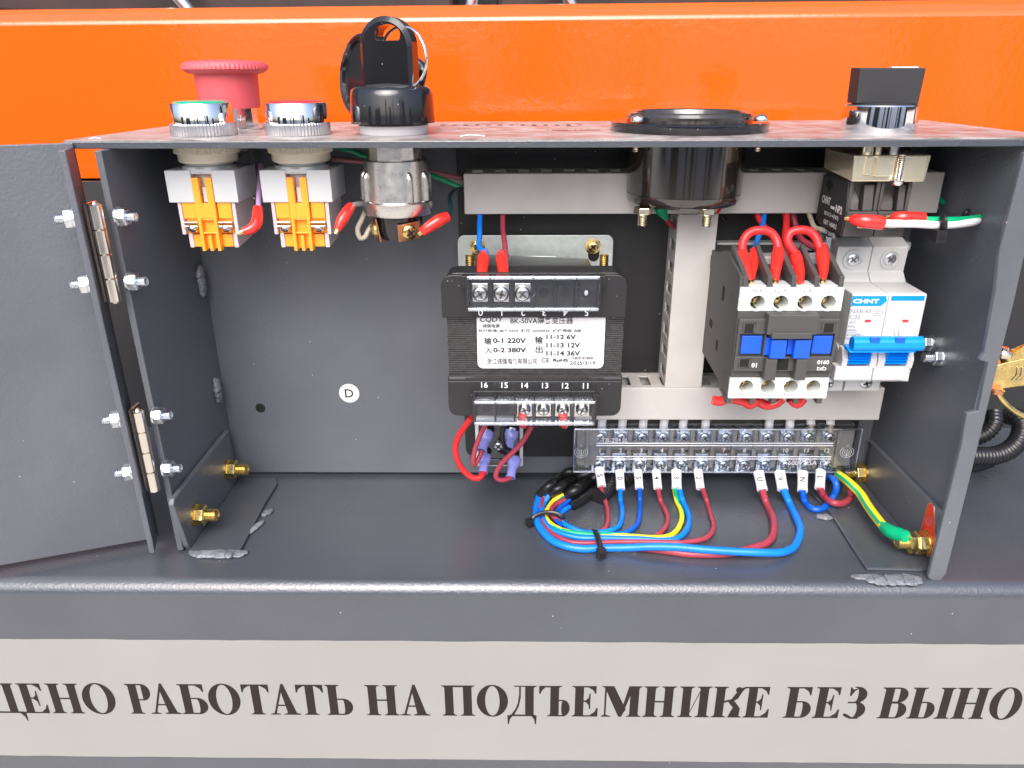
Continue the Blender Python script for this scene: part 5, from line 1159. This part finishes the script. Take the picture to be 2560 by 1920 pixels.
# inner strands of the bundle
wire('short red strand inside the tied wire bundle', 'maroon', 1.5, [H(560, 815, 2), H(470, 735, 2), H(450, 670, 2), H(510, 600, 2), H(660, 530, 3)], name='wire_strand')
wire('short dark blue strand inside the tied wire bundle', 'dark_blue_wire', 1.4, [H(560, 840, 2), H(500, 750, 2), H(525, 670, 2), H(590, 610, 2), H(670, 555, 3)], name='wire_strand')
wire('pale maroon strand at the left edge of the tied wire bundle', 'pink_wire', 1.2, [H(345, 640, 1.5), H(335, 590, 1.6), H(365, 510, 2)], name='wire_strand')
# black cable jackets the strands come out of
HJ = lambda x, y, l: flr(1280+.217*x, 1130+.217*y, l, 397.)
for k, (pts, r) in enumerate([([H(310, 490, 3), H(450, 370, 4), HJ(560, 290, 4), HJ(650, 225, 5)], 2.5), ([H(440, 480, 3.4), H(560, 400, 4), HJ(700, 320, 4), HJ(820, 260, 5)], 2.8), ([H(630, 500, 4), H(740, 430, 4), HJ(880, 350, 4), HJ(950, 290, 5)], 3.2), ([H(690, 620, 3), H(820, 540, 3.5), HJ(930, 460, 3.5), HJ(1010, 400, 4)], 2.9)]):
    t = thing('cable_jacket', ['black cable jacket at the far left of the wire bundle', 'second black cable jacket from the left, behind the bundle', 'thickest black cable jacket, third from the left', 'front black cable jacket nearest the bundle tie'][k], 'cable', pts[0], 'black cable jackets feeding the wire bundle')
    pts = list(pts)+[np.array([pts[-1][0]+(pts[-1][0]-pts[-2][0])*.7, 398., -222.]), np.array([pts[-1][0]+(pts[-1][0]-pts[-2][0])*1.2, 405., -219.])]
    build('outer_jacket', MB().tube(pts, [r*.93]+[r]*(len(pts)-1), 20), 'black_wire', t, world=True)
def hose(label, pts, r, pitch=2.4, nm='corrugated_hose', group=None):
    P = np.array(pts, float); b = MB(); Q = []
    for i in range(len(P)-1):
        a = P[i-1] if i else 2*P[0]-P[1]; b_, c_ = P[i], P[i+1]; d = P[i+2] if i+2 < len(P) else 2*P[-1]-P[-2]; k = max(1, int(np.linalg.norm(c_-b_)/.6))
        for j in range(k): t = j/k; Q.append(.5*((2*b_)+(-a+c_)*t+(2*a-5*b_+4*c_-d)*t*t+(-a+3*b_-3*c_+d)*t**3))
    R_ = [r*(1+.09*math.cos(2*math.pi*i*.6/pitch)) for i in range(len(Q))]; b.tube(Q, R_, 20, step=10); o = build(nm, b, 'hose'); return tag(o, label, 'hose', group)
HB = lambda x, y, l: flr(1280+.217*x, 1130+.217*y, l, 399.)
hose('black corrugated hose end behind the sleeve marked S', [HB(985, 520, 4), HB(1080, 440, 4), HB(1150, 350, 5), HB(1200, 260, 6)], 4.8)
hose('black corrugated hose disappearing under the terminal block', [HB(1250, 340, 5), HB(1350, 270, 6), HB(1420, 200, 6)], 4.6)
hose('front black corrugated hose outside the right wall', [atY(2420, 1140, 398), atY(2490, 1138, 400), atY(2535, 1115, 404), atY(2555, 1075, 410), atY(2545, 1045, 416), atY(2515, 1038, 424)], 5.2, 2.1, group='black corrugated hoses right of the box')
hose('rear black corrugated hose outside the right wall', [atY(2425, 1098, 412), atY(2462, 1085, 412), atY(2484, 1060, 414), atY(2486, 1030, 420)], 4.6, 2.1, group='black corrugated hoses right of the box')
hose('lowest black corrugated hose outside the right wall', [atY(2405, 1160, 404), atY(2440, 1160, 408), atY(2475, 1150, 416)], 4.4, 2.1, group='black corrugated hoses right of the box')
def cabletie(label, loop, hw, head, hs, hd=None):
    t = thing('cable_tie', label, 'cable tie', head, 'black cable ties')
    build('strap', MB().tube(loop, hw, 8, flat=.35, step=.8), 'tie', t, world=True)
    q = frame(head, hd if hd is not None else (1, .2, 0)); b = MB(q); b.box(-hs, hs, -hs*.8, hs*.8, -hs*1.1, hs*1.1); b.box(-hs*.55, hs*.55, -hs*.9, -hs*.7, -hs*.6, hs*.5, 1)
    build('locking_head', b, ['tie', 'pit'], t, bevel=.35, world=True)
cabletie('cable tie round the left end of the wire bundle', [H(230, 800, 3), H(258, 748, 5), H(330, 710, 6.2), H(430, 695, 6.4), H(520, 710, 6), H(580, 755, 4), H(590, 790, 1)], 1.3, H(203, 812, 3), 1.9, (1, .6, 0))
cabletie('cable tie hanging off the front of the wire run', [H(945, 900, 1), H(965, 915, 5), H(985, 970, 5.5), H(1005, 1040, 5.5), H(1020, 1100, 6.5), H(1030, 1140, 5)], 1.5, H(1028, 1168, 4), 2.3)
# ground wire and lug
gw = wire('thick yellow ground wire with a green stripe and a green boot at the right end', 'yellow', 2.5, [atY(2095, 1186, 388), K6(1250, 295, 12), K6(1350, 395, 11), K6(1420, 500, 10), K6(1475, 590, 10), K6(1565, 690, 11), K6(1640, 740, 12)], stripe=(2, .02))
lug = atX(2296, 1352, XR+2)
gp = [K6(1560, 685, 11), K6(1620, 725, 12), K6(1700, 752, 13), K6(1745, 765, 14)]
build('green_boot', MB().tube(gp, [3.0, 3.6, 3.6, 3.1], 20), 'green', gw, world=True)
t = box_bolt(axisframe(atX(2318, 1356, XR+2.6), -X_), 'gold', 3.4, 10.5, 15.5, 'gold ground bolt holding the red tag and the yellow wire', name='nut')
build('second_nut', nutmb(9.8, 4, 6.4), 'gold', t)
q = atX(2316, 1352, XR+2)
rt = thing('ground_tag', 'red teardrop tag with a ground symbol behind the gold ground bolt', 'tag', q)
T0, T1, T2, T3 = [atX(x, y, XR+2.2) for x, y in ((2298, 1316), (2318, 1266), (2336, 1272), (2332, 1340))]
tp_, bt_ = atX(2327, 1264, XR+2.2), atX(2312, 1375, XR+2.2); cy_, cz_ = q[1], q[2]; ty, tz = tp_[1], tp_[2]
P = [(cy_+6.2*math.cos(a), cz_+6.2*math.sin(a)) for a in np.linspace(math.pi*1.02, math.pi*1.98, 10)]; dd = np.array([ty-cy_, tz-cz_]); L_ = np.linalg.norm(dd); dd /= L_; pp_ = np.array([-dd[1], dd[0]])
def loop_(r0, r1, L_): 
    o0 = np.array([cy_, cz_]); o1 = o0+dd*L_; a_ = math.atan2(dd[1], dd[0]); 
    return [tuple(o1+r1*np.array([math.cos(a_+u), math.sin(a_+u)])) for u in np.linspace(-1.5, 1.5, 8)]+[tuple(o0+r0*np.array([math.cos(a_+u), math.sin(a_+u)])) for u in np.linspace(1.6, 2*math.pi-1.6, 12)]
build('tag_back', MB().prism(loop_(8.2, 3.4, L_-2), 'x', XR+2.3, XR+2.8), 'satin_metal', rt, world=True)
build('tag_face', MB().prism(loop_(7.5, 2.8, L_-2), 'x', XR+2.1, XR+2.28), 'tag_red', rt, world=True)
b = MB(); o0 = np.array([XR+2.02, *(np.array([cy_, cz_])+dd*(L_*.55))]); D3 = np.array([0, *dd]); P3 = np.array([0, *pp_])
b.tube([o0+2.3*(math.cos(a)*D3+math.sin(a)*P3) for a in np.linspace(0, 2*math.pi, 21)], .16, 5, step=5)
for o_, w_ in ((.9, 1.5), (0, 1.0), (-.8, .5)): b.tube([o0-D3*o_-P3*w_, o0-D3*o_+P3*w_], .16, 5)
build('ground_symbol', b, 'pink_wire', rt, world=True)
build('ring_lug', MB(axisframe(atX(2314, 1356, XR+2.0), -X_)).lathe([(5.8, 0), (5.8, .9), (3.3, .9)], 24), 'gold', rt, world=True)

# white stubs between the lower duct and the terminal block
us = [(1504, ''), (1555, '0'), (1607, '5'), (1659, ''), (1707, ''), (1763, '2'), (1922, 'U'), (1974, 'V'), (2027, ''), (2076, '')]
for k, (x, s_) in enumerate(us):
    dx = 3 if k < 8 else 0
    wire(['leftmost white marker stub above the terminal block', 'second white marker stub from the left above the terminal block', 'third white marker stub from the left above the terminal block', 'yellowed white stub, fourth from the left above the terminal block', 'white stub, fifth from the left above the terminal block', 'white stub above the terminal block, last one before the empty gap', 'slanted white stub just right of the gap above the terminal block', 'slanted white stub, third from the right above the terminal block', 'short cream stub, second from the right above the terminal block', 'short cream stub at the right end above the terminal block'][k],
         'beige_wire' if k > 7 else 'marker', 1.6, [atY(x+dx*2, 1030, 396), atY(x+dx, 1050, 393), atY(x, 1072, 392), atY(x-1, 1082, 391)], name='wire_stub', group='white wire stubs above the terminal block',
         sleeve=([atY(x+dx*1.6, 1036, 394), atY(x+dx, 1046, 393), atY(x+dx*.3, 1058, 392), atY(x, 1069 if k < 8 else 1062, 391.5)], 2.5, ''))

# transformer supply wires
def T2(zx, zy, y): return atY(1080+.2351*zx, 560+.2351*zy, y)
wire('blue wire dropping from the top duct into the left red boot of the transformer', 'blue_wire', 1.35, [atY(1201, 525, 386), atY(1199, 560, 380), T2(505, 120, 374), T2(497, 220, 366), T2(520, 275, 358), T2(570, 300, 350), T2(560, 360, 344)], boots=[([T2(548, 315, 349), T2(545, 380, 344), T2(535, 480, 338), T2(530, 570, 333)], [2.0, 2.9, 2.6, 2.4])], group='wires from the top duct to the transformer')
wire('maroon wire dropping from the top duct into the right red boot of the transformer', 'maroon', 1.35, [atY(1257, 525, 386), T2(755, 60, 380), T2(770, 200, 372), T2(785, 300, 362), T2(790, 360, 356), T2(770, 420, 346)], boots=[([T2(735, 312, 349), T2(742, 380, 344), T2(755, 480, 338), T2(757, 570, 333)], [2.0, 2.9, 2.6, 2.4])], group='wires from the top duct to the transformer')
for k, px in enumerate((1306, 1408)):
    wire(['left red boot below the lower terminals of the transformer', 'right red boot below the lower terminals of the transformer'][k], 'red_boot', 2.2, [atY(px, 1036, 325), atY(px, 1048, 326), atY(px+2, 1060, 331), atY(px+3, 1062, 345)], name='crimp_boot', cat='crimp boot', group='red boots under the transformer')
# rectifier wires
wire('bright red wire looping left from the module below the transformer', 'red_wire', 1.7, [B2(545, 470, 366), B2(470, 570, 368), B2(360, 730, 371), B2(325, 900, 372), B2(375, 1090, 372), B2(480, 1240, 372), B2(590, 1308, 372), B2(680, 1280, 373), B2(715, 1215, 376)], group='loop wires of the rectifier module')
wire('maroon wire making a narrow loop over the left side of the module', 'maroon', 1.35, [B2(745, 565, 368), B2(680, 680, 370), B2(610, 880, 370), B2(567, 1060, 370), B2(585, 1120, 370), B2(625, 1070, 372), B2(690, 925, 376)], group='loop wires of the rectifier module')
wire('black wire curling over the centre of the module', 'black_wire', 1.3, [B2(1000, 560, 372), B2(970, 680, 372), B2(975, 800, 373), B2(1020, 890, 375), B2(1068, 898, 379)], group='loop wires of the rectifier module')
wire('long maroon wire crossing the right side of the module', 'maroon', 1.45, [B2(1390, 570, 364), B2(1260, 790, 368), B2(1120, 950, 370), B2(970, 1100, 371), B2(890, 1240, 371), B2(905, 1315, 371), B2(980, 1330, 372), B2(1085, 1300, 375)], group='loop wires of the rectifier module')

# contactor links
def C5(zx, zy, y): return atY(1740+.1808*zx, 540+.1808*zy, y)
GL = 'red wires on top of the contactor'
wire('thick red link wire arching over the two left contactor terminals', 'red_wire', 2.0, [C5(650, 500, 345), C5(640, 400, 346), C5(690, 280, 347), C5(780, 215, 348), C5(900, 200, 348), C5(1020, 225, 348), C5(1100, 310, 347), C5(1140, 440, 345)], group=GL,
     boots=[([C5(640, 470, 346), C5(650, 560, 343), C5(690, 700, 337), C5(755, 890, 329)], [2.0, 2.9, 2.6, 1.3]), ([C5(1135, 430, 346), C5(1130, 560, 342), C5(1100, 740, 335), C5(1100, 890, 329)], [2.2, 3.0, 2.6, 1.6])])
wire('thick red link wire arching over the two right contactor terminals', 'red_wire', 2.0, [C5(1390, 540, 345), C5(1310, 440, 346), C5(1268, 340, 347), C5(1310, 235, 348), C5(1430, 195, 348), C5(1560, 215, 348), C5(1650, 290, 347), C5(1710, 440, 345)], group=GL,
     boots=[([C5(1370, 510, 346), C5(1390, 600, 343), C5(1430, 780, 336), C5(1430, 940, 328)], [2.2, 2.9, 2.5, 1.9]), ([C5(1735, 415, 346), C5(1750, 560, 342), C5(1760, 740, 335), C5(1755, 880, 329)], [2.4, 3.2, 2.4, 1.4])])
wire('blue wire behind the left red arch of the contactor', 'blue_wire', 1.35, [C5(945, -60, 386), C5(925, 110, 380), C5(860, 300, 368), C5(800, 480, 350)], group='thin wires going up from the contactor',
     boots=[([C5(800, 470, 351), C5(810, 560, 347), C5(800, 700, 340), C5(775, 860, 333)], [1.9, 2.3, 1.9, 1.3])])
wire('red wire passing behind the left arch of the contactor', 'red_wire', 1.5, [C5(840, -60, 386), C5(870, 40, 384), C5(950, 150, 380), C5(1010, 200, 378)], group='thin wires going up from the contactor')
wire('red wire rising between the two red arches of the contactor', 'red_wire', 1.75, [C5(1240, -60, 386), C5(1250, 100, 378), C5(1235, 300, 372), C5(1270, 500, 358), C5(1290, 640, 348), C5(1310, 760, 338)], group='thin wires going up from the contactor')
wire('dark red wire slanting behind the right arch of the contactor', 'maroon', 1.6, [C5(1330, -60, 388), C5(1380, 150, 386), C5(1450, 320, 378), C5(1640, 440, 370), C5(1860, 560, 356), C5(1840, 700, 345)], group='thin wires going up from the contactor')
for k, pts in enumerate([[(1782, 1000), (1800, 1003), (1822, 995)], [(1830, 997), (1858, 1003), (1876, 1012), (1892, 997)], [(1892, 1000), (1915, 1013), (1940, 1008), (1955, 996)], [(1975, 996), (1993, 1010), (2008, 996)]]):
    wire(['red boot poking out at the left foot of the contactor', 'second red boot under the contactor', 'third red boot under the contactor', 'rightmost red boot under the contactor'][k], 'red_boot', 2.4, [atY(x, y, 340+k) for x, y in pts], name='crimp_boot', cat='crimp boot', group='red boots under the contactor')

# leads of the meter
wire('maroon wire with a green boot behind the left stud of the meter', 'maroon', 1.3, [atY(1662, 540, 384), atY(1672, 556, 388), atY(1690, 572, 392), atY(1700, 600, 396)], name='meter_lead', group='leads of the round meter')
g_ = MB(); g_.tube([atY(1648, 512, 380), atY(1655, 528, 382), atY(1665, 546, 385)], [3.4, 3., 1.4], 14); tag(build('crimp_boot', g_, 'green'), 'green boot poking out under the meter between its two studs', 'crimp boot', 'leads of the round meter')
wire('black wire with a red boot right of the right stud of the meter', 'black_wire', 1.2, [atY(1793, 520, 384), atY(1800, 535, 388), atY(1812, 550, 394)], name='meter_lead', group='leads of the round meter', boots=[([atY(1782, 512, 381), atY(1790, 520, 382), atY(1797, 528, 384)], [2.4, 2.6, 2.])])
# selector wires
def S4(zx, zy, y): return atY(1980+.2351*zx, 340+.2351*zy, y)
ysf = 334.
wire('white wire from the left red boot of the selector switch', 'white_wire', 1.75, [S4(880, 910, ysf), S4(1000, 930, ysf), S4(1300, 942, ysf), S4(1600, 952, ysf+2), S4(1850, 932, ysf+6), S4(1960, 905, ysf+12), S4(1960, 880, ysf+20)], group='wires of the selector switch',
     boots=[([S4(610, 880, yb-5), S4(650, 885, yb-6), S4(760, 905, ysf), S4(880, 915, ysf), S4(965, 930, ysf)], [1.2, 2.3, 3.0, 3.2, 2.9])])
wire('turquoise wire from the right red boot of the selector switch', 'green', 1.55, [S4(1300, 885, ysf+3), S4(1450, 892, ysf+3), S4(1700, 895, ysf+4), S4(1900, 880, ysf+10), S4(2010, 860, ysf+18), S4(2015, 840, ysf+24), S4(1930, 825, ysf+34), S4(1750, 745, 376), S4(1500, 655, 390)], group='wires of the selector switch',
     boots=[([S4(1045, 865, yb-4), S4(1080, 868, yb-5), S4(1180, 868, ysf+2), S4(1390, 872, ysf+4)], [1.2, 2.3, 2.8, 2.7])])
wire('beige wire running back from the tie right of the selector switch', 'beige_wire', 1.3, [S4(1960, 880, ysf+20), S4(1880, 845, 366), S4(1700, 790, 378), S4(1490, 735, 392)], group='wires of the selector switch')
wire('beige wire dropping behind the selector contact block', 'beige_wire', 1.2, [S4(170, 800, 385), S4(200, 880, 378), S4(240, 970, 372), S4(330, 1000, 366)], group='wires of the selector switch')
cabletie('cable tie round the white and turquoise selector wires', [S4(1590, 860, ysf+3.5), S4(1600, 850, ysf), S4(1615, 910, ysf-2.6), S4(1608, 990, ysf-1), S4(1590, 1010, ysf+2)], 1.6, S4(1562, 1062, ysf), 2.6)
t = thing('wire_collar', 'small black tie round the turquoise wire behind the selector tie', 'cable tie', S4(1860, 815, 362)); build('strap', MB().tube([S4(1835, 845, 360), S4(1850, 815, 357), S4(1890, 790, 362)], 1.2, 8), 'tie', t, world=True)

# wires round the socket and buttons
def S1(zx, zy, y): return atY(840+.1808*zx, 340+.1808*zy, y)
wire('dark teal wire with a long red boot on the right brass screw of the socket', 'teal_wire', 1.25, [S1(1500, 1150, 352), S1(1570, 1080, 356), S1(1595, 980, 360), S1(1585, 870, 366), S1(1640, 770, 376), S1(1740, 730, 388)], group='wires round the metal socket', boots=[([S1(1190, 1330, 348), S1(1270, 1270, 348), S1(1420, 1170, 350), S1(1540, 1120, 353)], [2.0, 2.6, 2.9, 2.4])])
wire('green wire crossing behind the metal socket into the top duct', 'green', 1.25, [S1(-60, 150, 385), S1(200, 200, 386), S1(400, 270, 388), S1(900, 400, 392), S1(1330, 545, 392), S1(1560, 640, 392), S1(1800, 745, 392)], group='wires round the metal socket')
wire('dusky pink wire crossing behind the metal socket into the top duct', 'pink_wire', 1.2, [S1(-60, 315, 390), S1(200, 340, 392), S1(500, 370, 394), S1(1000, 430, 396), S1(1330, 495, 396), S1(1740, 585, 396)], group='wires round the metal socket')
wire('beige wire just above the green one at the left end of the top duct', 'beige_wire', 1.2, [S1(1380, 570, 398), S1(1560, 605, 397), S1(1760, 650, 395)], group='wires round the metal socket')
wire('grey wire with a red boot between the second button and the socket', 'grey_wire', 1.2, [S1(200, 985, 352), S1(270, 945, 356), S1(400, 935, 364), S1(600, 930, 372)], group='wires round the metal socket', boots=[([S1(20, 1300, 344), S1(80, 1170, 346), S1(150, 1050, 349), S1(215, 965, 352)], [1.7, 2.6, 2.6, 2.1])])
wire('pale grey wire looping down left of the metal socket', 'beige_wire', 1.2, [S1(400, 1050, 366), S1(360, 1150, 362), S1(310, 1280, 360), S1(305, 1385, 359), S1(345, 1425, 359), S1(400, 1390, 360), S1(450, 1300, 362), S1(520, 1210, 364)], group='wires round the metal socket')
def R6(zx, zy, y): return atY(360+.2893*zx, 340+.2893*zy, y)
wire('lilac wire with a kinked red boot beside the green button contact block', 'lilac_wire', 1.25, [R6(990, 620, 350), R6(992, 520, 358), R6(1000, 400, 368), R6(1010, 250, 380)], group='wires of the push buttons', boots=[([R6(850, 830, 340), R6(930, 800, 342), R6(975, 740, 345), R6(985, 620, 350)], [1.8, 2.5, 2.7, 2.3])])

# ================================================================ LATCH OUTSIDE RIGHT
lt = thing('toggle_latch', 'gold plated toggle latch outside the right wall', 'latch', (225, 350, -140))
YL = 352
p = lambda x, y, Y=YL: atY(x, y, Y)
def q_(pts, d, m_, nm, bev=.4): a = [p(*c) for c in pts]; build(nm, MB().hexa(a[::-1], [c+Y_*d for c in a][::-1]), m_, lt, bevel=bev, world=True)
q_([(2485, 915), (2519, 905), (2508, 972), (2476, 978)], 14, 'gold', 'latch_base'); q_([(2519, 905), (2640, 880), (2640, 955), (2506, 972)], 3, 'gold', 'latch_arm'); q_([(2500, 885), (2560, 864), (2640, 850), (2640, 880), (2519, 905)], 8, 'gold', 'latch_fold')
build('latch_rivet', MB(axisframe(p(2505, 889, YL-2), Z_)).lathe([(4.5, 0), (4.6, 2), (3.6, 3), (2.4, 3.1), (2.2, 4.5), (0, 4.8)], 24), 'pale_brass', lt, world=True)
build('latch_rivet', MB(axisframe(p(2487, 980, YL-2), Z_)).lathe([(4.2, 0), (4.2, 1.6), (3, 2.4)], 24), 'copper', lt, world=True)
build('latch_wire', MB().tube([p(2490, 975), p(2505, 1000), p(2540, 1030), p(2600, 1060)], 1.5, 10), 'gold', lt, world=True)
pz = p(2490, 945)[2]; build('latch_plate', MB().box(209.1, p(2500, 945)[0], YL+3, YL+12, pz-7, pz+5), 'gold', lt, bevel=.4, world=True)
b = MB(); pa = p(2545, 935, YL-.3)
for k in range(3): b.tube([pa+np.array([-2+k*2.2, 0, -3.6]), pa+np.array([-.5+k*2.2, 0, 0]), pa+np.array([-1+k*2.2, 0, 3.6])], .35, 5)
build('embossed_mark', b, 'pale_brass', lt, world=True)
# cleanup of helper data
for o in bpy.data.objects:
    if '_M' in o.keys(): del o['_M']
